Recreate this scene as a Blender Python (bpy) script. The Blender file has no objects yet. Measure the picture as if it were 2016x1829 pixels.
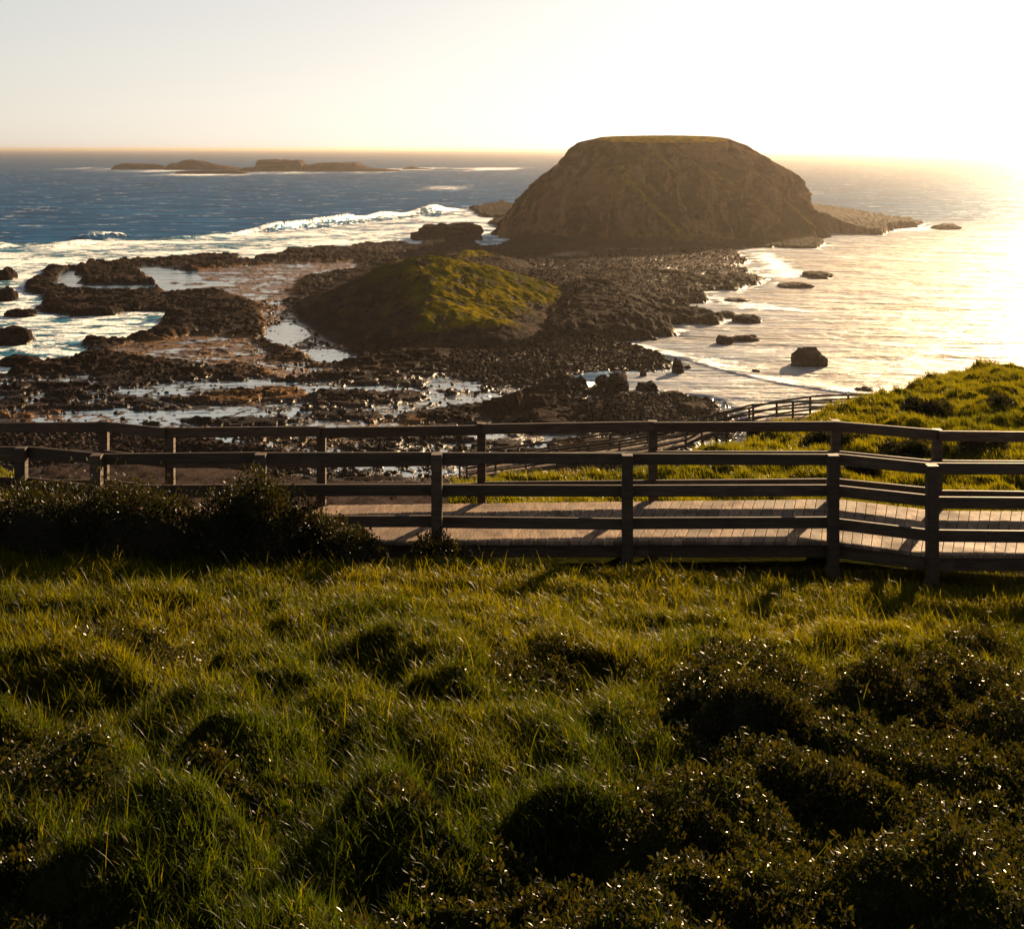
import bpy, math, random
import numpy as np
from mathutils import Vector

R = math.radians
scene = bpy.context.scene
COL = scene.collection
rng = np.random.default_rng(7)
random.seed(7)

# ------------------------------------------------------------------ camera, sky, sun, exposure
H = 40.0                      # eye height above the sea
F = 2700.0                    # focal length in units where the frame is 2016 wide
CX, HY = 1008.0, 293.0        # principal column, horizon row (same units)
cam_d = bpy.data.cameras.new("camera"); cam = bpy.data.objects.new("camera", cam_d); COL.objects.link(cam)
cam.location = (0, 0, H); cam.rotation_euler = (R(90), 0, 0)
cam_d.sensor_width = 36; cam_d.sensor_fit = 'HORIZONTAL'; cam_d.lens = 36 * F / 2016.0
cam_d.shift_y = -(914.5 - HY) / 2016.0
cam_d.clip_start = 0.1; cam_d.clip_end = 200000
scene.camera = cam

SUN_EL, SUN_AZ = 14.5, 27.5
w = bpy.data.worlds.new("World"); scene.world = w; w.use_nodes = True
nt = w.node_tree; nt.nodes.clear()
sky = nt.nodes.new('ShaderNodeTexSky'); sky.sky_type = 'NISHITA'; sky.sun_disc = False
sky.sun_elevation = R(SUN_EL); sky.sun_rotation = R(SUN_AZ)
sky.air_density = 0.7; sky.dust_density = 0.9; sky.ozone_density = 0.7; sky.altitude = 0
bg = nt.nodes.new('ShaderNodeBackground'); bg.inputs['Strength'].default_value = 0.05
out = nt.nodes.new('ShaderNodeOutputWorld')
hs = nt.nodes.new('ShaderNodeHueSaturation'); hs.inputs['Saturation'].default_value = 0.5
nt.links.new(sky.outputs[0], hs.inputs['Color']); 
def vm(op, a, b):
    x = nt.nodes.new('ShaderNodeVectorMath'); x.operation = op; nt.links.new(a, x.inputs[0])
    if isinstance(b, tuple): x.inputs[1].default_value = b
    else: nt.links.new(b, x.inputs[1])
    return x.outputs[0]
# sky brightness is compressed: the glare round the sun is pulled down most
K = 8.0
soft = vm('DIVIDE', hs.outputs[0], vm('ADD', vm('MULTIPLY', hs.outputs[0], (1 / K,) * 3), (1.0, 1.0, 1.0)))
nt.links.new(vm('MULTIPLY', soft, (1.05, 1.0, 0.935)), bg.inputs[0]); nt.links.new(bg.outputs[0], out.inputs[0])

sd_ = bpy.data.lights.new("sun", 'SUN'); sun = bpy.data.objects.new("sun", sd_); COL.objects.link(sun)
sd_.energy = 5.0; sd_.angle = R(0.5); sd_.color = (1.0, 0.69, 0.38)
S = Vector((math.sin(R(SUN_AZ)) * math.cos(R(SUN_EL)), math.cos(R(SUN_AZ)) * math.cos(R(SUN_EL)), math.sin(R(SUN_EL))))
sun.rotation_euler = S.to_track_quat('Z', 'Y').to_euler(); sun.location = S * 100

vs = scene.view_settings
vs.view_transform = 'Standard'; vs.look = 'None'; vs.gamma = 1; vs.exposure = 2.05
cy = scene.cycles
cy.max_bounces = 6; cy.diffuse_bounces = 2; cy.glossy_bounces = 2; cy.transmission_bounces = 3
cy.volume_bounces = 0; cy.transparent_max_bounces = 8
cy.sample_clamp_indirect = 6.0; cy.sample_clamp_direct = 30.0
cy.caustics_reflective = False; cy.caustics_refractive = False

# ------------------------------------------------------------------ numpy noise
def _hash(ix, iy, seed):
    h = (ix.astype(np.int64) * 374761393 + iy.astype(np.int64) * 668265263 + seed * 982451653) & 0xFFFFFFFF
    h = ((h ^ (h >> 13)) * 1274126177) & 0xFFFFFFFF
    h = (h ^ (h >> 16))
    h = (h * 2246822519) & 0xFFFFFFFF
    return (h ^ (h >> 15)) & 0xFFFFFFFF
def perlin(x, y, seed=0):
    ix = np.floor(x); iy = np.floor(y); fx = x - ix; fy = y - iy
    ix = ix.astype(np.int64); iy = iy.astype(np.int64)
    def g(dx, dy):
        a = _hash(ix + dx, iy + dy, seed) * (2 * np.pi / 4294967296.0)
        return np.cos(a) * (fx - dx) + np.sin(a) * (fy - dy)
    u = fx * fx * fx * (fx * (fx * 6 - 15) + 10); v = fy * fy * fy * (fy * (fy * 6 - 15) + 10)
    a = g(0, 0) * (1 - u) + g(1, 0) * u; b = g(0, 1) * (1 - u) + g(1, 1) * u
    return (a * (1 - v) + b * v) * 1.5
def fbm(x, y, seed=0, octv=4, gain=0.5, lac=2.03):
    s = 0; a = 1.0; n = 0
    for k in range(octv):
        s = s + a * perlin(x, y, seed + k * 17); n += a; a *= gain; x = x * lac + 13.7; y = y * lac - 7.1
    return s / n
def ridged(x, y, seed=0, octv=4):
    s = 0; a = 1.0; n = 0
    for k in range(octv):
        s = s + a * (1 - 2 * np.abs(perlin(x, y, seed + k * 17))); n += a; a *= 0.5; x = x * 2.1 + 3.3; y = y * 2.1 + 9.2
    return s / n
def worley(x, y, seed=0):
    ix = np.floor(x); iy = np.floor(y); d1 = np.full(x.shape, 9.0); idv = np.zeros(x.shape)
    for dx in (-1, 0, 1):
        for dy in (-1, 0, 1):
            cx_, cy_ = ix + dx, iy + dy
            h1 = _hash(cx_, cy_, seed) / 4294967296.0; h2 = _hash(cx_, cy_, seed + 91) / 4294967296.0
            d = np.hypot(cx_ + 0.15 + 0.7 * h1 - x, cy_ + 0.15 + 0.7 * h2 - y)
            m = d < d1; d1 = np.where(m, d, d1); idv = np.where(m, h1, idv)
    return d1, idv
def sstep(a, b, x):
    t = np.clip((x - a) / (b - a), 0.0, 1.0); return t * t * (3 - 2 * t)
def lerp(a, b, t): return a + (b - a) * t

# photograph measures -> ground positions at a known height or distance
def gp(px, py, z=0.0):
    Y = F * (H - z) / (py - HY); return ((px - CX) / F * Y, Y)
def at(px, py, Y): return ((px - CX) / F * Y, Y, H - (py - HY) / F * Y)
def gpoly(pts, z=0.0): return np.array([gp(a, b, z) for a, b in pts])

def sdist(X, Y, P):
    """signed distance, positive inside polygon"""
    d = np.full(X.shape, 1e9); ins = np.zeros(X.shape, bool); n = len(P)
    for i in range(n):
        ax, ay = P[i]; bx, by = P[(i + 1) % n]; ex, ey = bx - ax, by - ay
        t = np.clip(((X - ax) * ex + (Y - ay) * ey) / (ex * ex + ey * ey + 1e-9), 0, 1)
        d = np.minimum(d, (X - ax - t * ex) ** 2 + (Y - ay - t * ey) ** 2)
        if abs(ey) > 1e-9:
            c = ((ay > Y) != (by > Y)) & (X < ex * (Y - ay) / ey + ax); ins ^= c
    d = np.sqrt(d); return np.where(ins, d, -d)
def ldist(X, Y, P):
    d = np.full(X.shape, 1e9); tt = np.zeros(X.shape)
    for i in range(len(P) - 1):
        ax, ay = P[i]; bx, by = P[i + 1]; ex, ey = bx - ax, by - ay
        t = np.clip(((X - ax) * ex + (Y - ay) * ey) / (ex * ex + ey * ey + 1e-9), 0, 1)
        q = np.hypot(X - ax - t * ex, Y - ay - t * ey); m = q < d
        d = np.where(m, q, d); tt = np.where(m, i + t, tt)
    return d, tt

# ------------------------------------------------------------------ mesh helpers
def mesh_np(name, co, faces, mat=None, attrs=None, parent=None, smooth=True):
    """faces: list of int arrays (n,k)"""
    me = bpy.data.meshes.new(name)
    co = np.ascontiguousarray(co, dtype=np.float32)
    me.vertices.add(len(co)); me.vertices.foreach_set('co', co.ravel())
    if not isinstance(faces, list): faces = [faces]
    faces = [np.asarray(f, dtype=np.int32) for f in faces if len(f)]
    li = np.concatenate([f.ravel() for f in faces]); tot = np.concatenate([np.full(len(f), f.shape[1], np.int32) for f in faces])
    st = np.concatenate([[0], np.cumsum(tot)[:-1]]).astype(np.int32)
    me.loops.add(len(li)); me.loops.foreach_set('vertex_index', li)
    me.polygons.add(len(tot)); me.polygons.foreach_set('loop_start', st)
    try: me.polygons.foreach_set('loop_total', tot)
    except Exception: pass
    me.update(calc_edges=True)
    me.polygons.foreach_set('use_smooth', np.full(len(tot), smooth, bool))
    for k, v in (attrs or {}).items():
        if v.ndim == 1:
            a = me.attributes.new(k, 'FLOAT', 'POINT'); a.data.foreach_set('value', v.astype(np.float32))
        else:
            a = me.attributes.new(k, 'FLOAT_COLOR', 'POINT'); a.data.foreach_set('color', v.astype(np.float32).ravel())
    if mat: me.materials.append(mat)
    o = bpy.data.objects.new(name, me); COL.objects.link(o)
    if parent: o.parent = parent
    return o
def grid_faces(nr, nc, wrap=False):
    i = np.arange(nr - 1)[:, None]; j = np.arange(nc if wrap else nc - 1)[None, :]; j2 = (j + 1) % nc
    a = i * nc + j; b = i * nc + j2; c = (i + 1) * nc + j2; d = (i + 1) * nc + j
    return np.stack([a, b, c, d], -1).reshape(-1, 4)
def grid_mesh(name, X, Y, Z, mat, attrs=None, flip=False):
    f = grid_faces(*X.shape)
    if flip: f = f[:, ::-1]
    return mesh_np(name, np.stack([X, Y, Z], -1).reshape(-1, 3), f, mat, {k: (v.reshape(-1) if v.ndim == 2 else v.reshape(-1, v.shape[-1])) for k, v in (attrs or {}).items()})
def tag(o, label=None, cat=None, group=None, kind=None):
    if label: o['label'] = label
    if cat: o['category'] = cat
    if group: o['group'] = group
    if kind: o['kind'] = kind
    return o
def empty(name, loc=(0, 0, 0)):
    o = bpy.data.objects.new(name, None); COL.objects.link(o); o.location = loc; o.empty_display_size = 0.2; return o

class MB:
    """collects oriented boxes into one mesh"""
    def __init__(s): s.v = []; s.f = []
    def box(s, a, b, wd, ht, up=(0, 0, 1), bev=0.0):
        """beam from a to b (centre line), width wd sideways, height ht along up"""
        a = Vector(a); b = Vector(b); d = (b - a).normalized(); up = Vector(up)
        sx = d.cross(up).normalized() * (wd / 2); u = sx.cross(d).normalized() * (ht / 2)
        if bev <= 0: prof = [(-1, -1), (1, -1), (1, 1), (-1, 1)]; 
        else:
            bw = bev / (wd / 2); bh = bev / (ht / 2)
            prof = [(-1 + bw, -1), (1 - bw, -1), (1, -1 + bh), (1, 1 - bh), (1 - bw, 1), (-1 + bw, 1), (-1, 1 - bh), (-1, -1 + bh)]
        n = len(prof); k = len(s.v)
        for q in (a, b):
            for (x, y) in prof: s.v.append(tuple(q + sx * x + u * y))
        for i in range(n): s.f.append((k + i, k + (i + 1) % n, k + n + (i + 1) % n, k + n + i))
        s.f.append(tuple(k + i for i in range(n))[::-1]); s.f.append(tuple(k + n + i for i in range(n)))
    def build(s, name, mat, parent=None):
        me = bpy.data.meshes.new(name)
        o0 = Vector((0, 0, 0)) if parent is None else parent.location
        me.from_pydata([tuple(Vector(v) - o0) for v in s.v], [], s.f); me.materials.append(mat)
        me.update()
        import bmesh
        bm = bmesh.new(); bm.from_mesh(me); bmesh.ops.recalc_face_normals(bm, faces=bm.faces); bm.to_mesh(me); bm.free()
        o = bpy.data.objects.new(name, me); COL.objects.link(o)
        if parent: o.parent = parent
        return o

# ------------------------------------------------------------------ materials
class NT:
    def __init__(s, name):
        s.m = bpy.data.materials.new(name); s.m.use_nodes = True; s.t = s.m.node_tree; s.t.nodes.clear()
        s.o = s.n('ShaderNodeOutputMaterial')
    def n(s, ty, **kw):
        x = s.t.nodes.new(ty)
        for k, v in kw.items():
            if hasattr(x, k): setattr(x, k, v)
        return x
    def l(s, a, b): s.t.links.new(a, b); return b
    def set(s, sock, v):
        if hasattr(v, 'is_linked') or isinstance(v, bpy.types.NodeSocket): s.t.links.new(v, sock)
        else: sock.default_value = v
    def pos(s): return s.n('ShaderNodeNewGeometry').outputs['Position']
    def noise(s, vec, scale, detail=4, rough=0.55, dist=0.0, out='Fac'):
        x = s.n('ShaderNodeTexNoise'); s.l(vec, x.inputs['Vector']); x.inputs['Scale'].default_value = scale
        x.inputs['Detail'].default_value = detail; x.inputs['Roughness'].default_value = rough; x.inputs['Distortion'].default_value = dist
        return x.outputs[out]
    def mapv(s, vec, sc=(1, 1, 1), rot=(0, 0, 0), loc=(0, 0, 0)):
        x = s.n('ShaderNodeMapping'); s.l(vec, x.inputs['Vector'])
        x.inputs['Scale'].default_value = sc; x.inputs['Rotation'].default_value = rot; x.inputs['Location'].default_value = loc; return x.outputs[0]
    def ramp(s, v, a, b, lo=0.0, hi=1.0):
        x = s.n('ShaderNodeMapRange'); x.interpolation_type = 'SMOOTHSTEP'; s.set(x.inputs['Value'], v)
        for k, q in (('From Min', a), ('From Max', b), ('To Min', lo), ('To Max', hi)): x.inputs[k].default_value = q
        return x.outputs[0]
    def math(s, op, a, b=0.0):
        x = s.n('ShaderNodeMath', operation=op); s.set(x.inputs[0], a); s.set(x.inputs[1], b); return x.outputs[0]
    def mix(s, f, a, b):
        x = s.n('ShaderNodeMix', data_type='RGBA'); s.set(x.inputs[0], f)
        s.set(x.inputs[6], a if not isinstance(a, tuple) else (*a, 1)); s.set(x.inputs[7], b if not isinstance(b, tuple) else (*b, 1)); return x.outputs[2]
    def attr(s, name, out='Fac'):
        x = s.n('ShaderNodeAttribute'); x.attribute_name = name; return x.outputs[out]
    def sep(s, v):
        x = s.n('ShaderNodeSeparateXYZ'); s.l(v, x.inputs[0]); return x.outputs
    def bump(s, h, strength=0.5, dist=0.1, normal=None):
        x = s.n('ShaderNodeBump'); s.l(h, x.inputs['Height']); x.inputs['Strength'].default_value = strength; x.inputs['Distance'].default_value = dist
        if normal is not None: s.l(normal, x.inputs['Normal'])
        return x.outputs[0]
    def princ(s, color, rough=0.6, spec=0.5, normal=None):
        x = s.n('ShaderNodeBsdfPrincipled'); s.set(x.inputs['Base Color'], color if not isinstance(color, tuple) else (*color, 1))
        s.set(x.inputs['Roughness'], rough); s.set(x.inputs['Specular IOR Level'], spec)
        if normal is not None: s.l(normal, x.inputs['Normal'])
        return x
    def done(s, sh): s.l(sh, s.o.inputs['Surface']); return s.m

# --- foliage
def leaf_mat(name, ca, cb, cdry, trans, rough=0.32, spec=0.5, tw=0.45):
    t = NT(name); a = t.attr('tint')
    c = t.mix(t.ramp(a, 0.0, 0.75), ca, cb); c = t.mix(t.ramp(a, 0.88, 1.0), c, cdry)
    p = t.princ(c, rough, spec)
    tr = t.n('ShaderNodeBsdfTranslucent'); tc = t.mix(t.ramp(a, 0.0, 0.9), (trans[0] * 0.42, trans[1] * 0.52, trans[2]), (trans[0] * 1.75, trans[1] * 1.35, trans[2])); t.l(tc, tr.inputs['Color'])
    mx = t.n('ShaderNodeMixShader'); mx.inputs[0].default_value = tw; t.l(p.outputs[0], mx.inputs[1]); t.l(tr.outputs[0], mx.inputs[2])
    return t.done(mx.outputs[0])
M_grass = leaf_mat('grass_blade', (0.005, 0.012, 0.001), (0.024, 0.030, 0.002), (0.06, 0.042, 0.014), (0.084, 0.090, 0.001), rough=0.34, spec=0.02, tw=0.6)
M_shrub = leaf_mat('shrub_leaf', (0.006, 0.009, 0.002), (0.014, 0.015, 0.003), (0.04, 0.022, 0.009), (0.034, 0.034, 0.002), rough=0.36, spec=0.10, tw=0.35)
M_bush = leaf_mat('bush_leaf', (0.006, 0.009, 0.003), (0.016, 0.018, 0.005), (0.04, 0.028, 0.012), (0.022, 0.022, 0.003), rough=0.45, spec=0.10, tw=0.35)

def wood_mat(name, ca, cb, rough=0.65):
    t = NT(name); tc = t.n('ShaderNodeTexCoord').outputs['Object']; g = t.n('ShaderNodeNewGeometry')
    p = t.pos()
    n1 = t.noise(t.mapv(p, (2, 2, 22)), 1.6, 5, 0.6); n2 = t.noise(p, 3.0, 4)
    c = t.mix(t.ramp(n1, 0.3, 0.7), ca, cb); c = t.mix(t.ramp(g.outputs['Random Per Island'], 0.0, 1.0, 0.0, 0.45), c, (ca[0] * 0.6, ca[1] * 0.55, ca[2] * 0.5))
    c = t.mix(t.ramp(n2, 0.55, 0.75, 0, 0.5), c, (cb[0] * 1.25, cb[1] * 1.2, cb[2] * 1.15))
    oi = t.n('ShaderNodeObjectInfo'); c = t.mix(t.math('MULTIPLY', oi.outputs['Random'], 0.55), c, (ca[0] * 0.55, ca[1] * 0.55, ca[2] * 0.6))
    return t.done(t.princ(c, rough, 0.12, t.bump(n1, 0.7, 0.015)).outputs[0])
M_wood = wood_mat('weathered_timber', (0.040, 0.027, 0.018), (0.100, 0.070, 0.048))
def deck_mat():
    t = NT('deck_boards'); g = t.n('ShaderNodeNewGeometry'); p = g.outputs['Position']
    n1 = t.noise(t.mapv(p, (26, 2.2, 5)), 1.5, 5, 0.6); n2 = t.noise(p, 2.3, 5, 0.6); n3 = t.noise(p, 9.0, 3)
    r = g.outputs['Random Per Island']
    c = t.mix(t.ramp(n1, 0.3, 0.7), (0.11, 0.072, 0.048), (0.29, 0.195, 0.128))
    c = t.mix(t.math('MULTIPLY', r, 0.9), c, (0.085, 0.060, 0.045))
    c = t.mix(t.ramp(n2, 0.52, 0.68, 0, 0.75), c, (0.055, 0.036, 0.026))
    c = t.mix(t.ramp(n3, 0.62, 0.75, 0, 0.5), c, (0.05, 0.038, 0.03))
    return t.done(t.princ(c, t.ramp(n2, 0.3, 0.7, 0.7, 0.9), 0.06, t.bump(n1, 0.5, 0.008)).outputs[0])
M_deck = deck_mat()

def ground_mat():
    t = NT('hillside_soil'); p = t.pos(); n1 = t.noise(p, 0.5, 6, 0.6); n2 = t.noise(p, 6, 5, 0.65); n3 = t.noise(p, 0.11, 3)
    k = t.attr('kind', 'Color'); ks = t.sep(k)
    c = t.mix(t.ramp(n2, 0.35, 0.65), (0.006, 0.007, 0.002), (0.018, 0.019, 0.004))
    far = t.mix(t.ramp(n1, 0.35, 0.65), (0.014, 0.019, 0.002), (0.042, 0.035, 0.004))
    c = t.mix(ks[0], c, far)
    rub = t.mix(t.ramp(n2, 0.35, 0.65), (0.012, 0.009, 0.0085), (0.040, 0.030, 0.027))
    c = t.mix(ks[1], c, rub)
    return t.done(t.princ(c, 0.95, 0.0, t.bump(n2, 0.8, 0.08)).outputs[0])
M_ground = ground_mat()

def rock_mat():
    """r = grass, g = brown reef flat, b = cobble"""
    t = NT('shore_rock'); g = t.n('ShaderNodeNewGeometry'); p = g.outputs['Position']; nz = t.sep(g.outputs['Normal'])[2]; z = t.sep(p)[2]
    ks = t.sep(t.attr('kind', 'Color'))
    n1 = t.noise(p, 0.10, 6, 0.6); n2 = t.noise(p, 0.9, 5, 0.65); n3 = t.noise(p, 2.6, 3, 0.6)
    st = t.noise(t.mapv(p, (0.03, 0.03, 1.6)), 1.0, 5, 0.7)
    c = t.mix(t.ramp(n2, 0.3, 0.7), (0.002, 0.0015, 0.0013), (0.024, 0.016, 0.0125))
    c = t.mix(t.ramp(st, 0.5, 0.7, 0, 0.55), c, (0.060, 0.038, 0.028))
    c = t.mix(t.ramp(n1, 0.52, 0.7, 0, 0.55), c, (0.030, 0.015, 0.008))
    flat = t.mix(t.ramp(n2, 0.35, 0.62), (0.050, 0.024, 0.009), (0.17, 0.090, 0.034))
    c = t.mix(ks[1], c, flat)
    vor = t.n('ShaderNodeTexVoronoi'); t.l(p, vor.inputs['Vector']); vor.inputs['Scale'].default_value = 1.1
    vc = t.sep(vor.outputs['Color'])
    cob = t.mix(vc[0], (0.003, 0.002, 0.0018), (0.050, 0.034, 0.028))
    c = t.mix(t.math('MULTIPLY', ks[2], 0.9), c, cob)
    gr = t.mix(t.ramp(n1, 0.38, 0.62), (0.032, 0.036, 0.001), (0.125, 0.092, 0.002)); gr = t.mix(t.ramp(n2, 0.5, 0.72, 0, 0.6), gr, (0.028, 0.020, 0.005))
    c = t.mix(ks[0], c, gr)
    rough = t.ramp(z, 0.0, 1.2, 0.22, 0.8)
    hb = t.math('ADD', t.math('MULTIPLY', n2, 0.7), t.math('MULTIPLY', n3, 0.35))
    hb = t.math('ADD', hb, t.math('MULTIPLY', t.math('MULTIPLY', vor.outputs['Distance'], -1.0), ks[2]))
    return t.done(t.princ(c, rough, t.math('MULTIPLY', t.ramp(z, 0.0, 0.4, 0.06, 0.004), t.math('SUBTRACT', 1.0, t.math('MAXIMUM', t.math('MULTIPLY', ks[1], 0.6), ks[0]))), t.bump(hb, 0.9, 1.1)).outputs[0])
M_rock = rock_mat()

def mesa_mat():
    t = NT('mesa_slope'); g = t.n('ShaderNodeNewGeometry'); p = g.outputs['Position']; z = t.sep(p)[2]; nz = t.sep(g.outputs['Normal'])[2]
    n1 = t.noise(p, 0.05, 6, 0.62, 1.0); n2 = t.noise(p, 0.35, 6, 0.65); st = t.noise(t.mapv(p, (0.02, 0.02, 0.9)), 1.0, 5, 0.7); ks = t.sep(t.attr('kind', 'Color'))
    c = t.mix(t.ramp(n1, 0.35, 0.65), (0.014, 0.006, 0.0025), (0.075, 0.034, 0.014))
    c = t.mix(t.ramp(n2, 0.45, 0.7, 0, 0.5), c, (0.14, 0.070, 0.032))
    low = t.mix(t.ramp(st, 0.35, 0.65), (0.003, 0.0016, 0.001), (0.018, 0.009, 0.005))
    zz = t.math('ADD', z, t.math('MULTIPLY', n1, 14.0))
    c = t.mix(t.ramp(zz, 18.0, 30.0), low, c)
    gr = t.mix(t.ramp(n2, 0.4, 0.65), (0.05, 0.040, 0.003), (0.21, 0.130, 0.008))
    f = t.math('MAXIMUM', t.ramp(nz, 0.93, 0.985), ks[0])
    n0 = t.noise(p, 0.028, 4, 0.6, 0.8); c = t.mix(t.ramp(n0, 0.50, 0.62, 0, 0.6), c, (0.16, 0.078, 0.036))
    sk = t.noise(t.mapv(p, (0.11, 0.05, 0.03), rot=(0, R(25), 0)), 1.0, 5, 0.6, 0.6); c = t.mix(t.ramp(sk, 0.53, 0.62, 0, 0.7), c, (0.18, 0.094, 0.047)); c = t.mix(t.ramp(sk, 0.45, 0.36, 0, 0.7), c, (0.008, 0.005, 0.003))  # downslope soil streaks, pale and dark, also stand in for gully shading
    c = t.mix(f, c, gr)
    return t.done(t.princ(c, 0.9, 0.0, t.bump(t.math('ADD', n2, t.math('MULTIPLY', st, 0.5)), 1.0, 1.6)).outputs[0])
M_mesa = mesa_mat()

def islet_mat():
    t = NT('islet_rock'); p = t.pos(); st = t.noise(t.mapv(p, (0.01, 0.01, 0.5)), 1.0, 4, 0.7); n = t.noise(p, 0.05, 5)
    c = t.mix(t.ramp(st, 0.4, 0.6), (0.04, 0.024, 0.020), (0.08, 0.050, 0.040)); c = t.mix(t.ramp(n, 0.5, 0.7, 0, 0.5), c, (0.14, 0.10, 0.08))
    return t.done(t.princ(c, 0.9, 0.0, t.bump(n, 0.8, 3.0)).outputs[0])
M_islet = islet_mat()

def sea_mat():
    t = NT('sea_water'); p = t.pos(); foam = t.attr('foam'); calm = t.attr('calm'); shal = t.attr('shallow')
    # three scales of wave bump, stretched across the wind
    w1 = t.noise(t.mapv(p, (0.055, 0.16, 0.1), rot=(0, 0, R(-12))), 1.0, 3, 0.55)
    w2 = t.noise(t.mapv(p, (0.22, 0.55, 0.3), rot=(0, 0, R(15))), 1.0, 4, 0.6)
    w3 = t.noise(t.mapv(p, (0.012, 0.05, 0.1), rot=(0, 0, R(-5))), 1.0, 4, 0.6)
    amp = t.math('SUBTRACT', 1.0, t.math('MULTIPLY', calm, 0.90))
    h = t.math('ADD', t.math('MULTIPLY', w1, 2.6), t.math('ADD', t.math('MULTIPLY', w2, 0.9), t.math('MULTIPLY', w3, 6.0)))
    h = t.math('MULTIPLY', h, amp)
    nrm = t.bump(h, 1.0, 1.0)
    ws = t.noise(t.mapv(p, (0.014, 0.075, 0.1), rot=(0, 0, R(-6))), 1.0, 7, 0.78)
    deep = t.mix(t.ramp(ws, 0.42, 0.60), (0.001, 0.016, 0.048), (0.009, 0.066, 0.150))
    c = t.mix(shal, deep, (0.025, 0.13, 0.125))
    rough = t.ramp(calm, 0, 1, 0.30, 0.10)
    bay = t.attr('bay')
    dif = t.n('ShaderNodeBsdfDiffuse'); t.l(c, dif.inputs['Color']); t.l(nrm, dif.inputs['Normal'])
    gl = t.n('ShaderNodeBsdfAnisotropic') if hasattr(bpy.types, 'ShaderNodeBsdfAnisotropic') else t.n('ShaderNodeBsdfGlossy')
    t.l(t.mix(t.math('MAXIMUM', calm, bay), (0.42, 0.70, 1.0), (1.0, 0.93, 0.82)), gl.inputs['Color']); t.set(gl.inputs['Roughness'], t.math('ADD', rough, t.math('MULTIPLY', bay, 0.22))); t.l(nrm, gl.inputs['Normal'])  # golden sunlight on the bay is put into its reflection colour
    fr = t.math('MAXIMUM', t.ramp(calm, 0, 1, 0.10, 0.62), t.math('MULTIPLY', bay, 0.22))
    wat = t.n('ShaderNodeMixShader'); t.l(fr, wat.inputs[0]); t.l(dif.outputs[0], wat.inputs[1]); t.l(gl.outputs[0], wat.inputs[2])
    fn = t.noise(t.mapv(p, (0.10, 0.17, 1), rot=(0, 0, R(8))), 1.0, 7, 0.68, 1.2)
    fn2 = t.noise(p, 0.9, 4, 0.6)
    v = t.math('ADD', foam, t.math('MULTIPLY', t.math('SUBTRACT', fn, 0.5), 3.0)); v = t.math('ADD', v, t.math('MULTIPLY', t.math('SUBTRACT', fn2, 0.5), 0.6))
    f = t.math('MULTIPLY', t.ramp(v, 0.35, 0.75), t.ramp(foam, 0.02, 0.12))
    # sparse whitecaps out at sea
    wc = t.noise(t.mapv(p, (0.03, 0.10, 1), rot=(0, 0, R(-8))), 1.0, 6, 0.62); wcl = t.noise(t.mapv(p, (0.2, 0.45, 1)), 1.0, 3)
    cap = t.math('MULTIPLY', t.math('MULTIPLY', t.ramp(wc, 0.60, 0.65), t.ramp(wcl, 0.45, 0.6)), t.math('SUBTRACT', 1.0, calm))
    f = t.math('MAXIMUM', f, t.math('MULTIPLY', cap, 0.8))
    fc = t.mix(t.ramp(fn2, 0.35, 0.65), (0.55, 0.62, 0.63), (0.82, 0.82, 0.80))
    fb = t.bump(t.math('ADD', fn, fn2), 1.0, 1.6); fd = t.princ(fc, 0.8, 0.2, fb)
    fg = t.n('ShaderNodeBsdfGlossy'); fg.inputs['Roughness'].default_value = 0.6; t.l(fb, fg.inputs['Normal']); fo = t.n('ShaderNodeMixShader'); fo.inputs[0].default_value = 0.32
    t.l(fd.outputs[0], fo.inputs[1]); t.l(fg.outputs[0], fo.inputs[2])
    mx = t.n('ShaderNodeMixShader'); t.l(f, mx.inputs[0]); t.l(wat.outputs[0], mx.inputs[1]); t.l(fo.outputs[0], mx.inputs[2])
    return t.done(mx.outputs[0])
M_sea = sea_mat()

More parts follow.
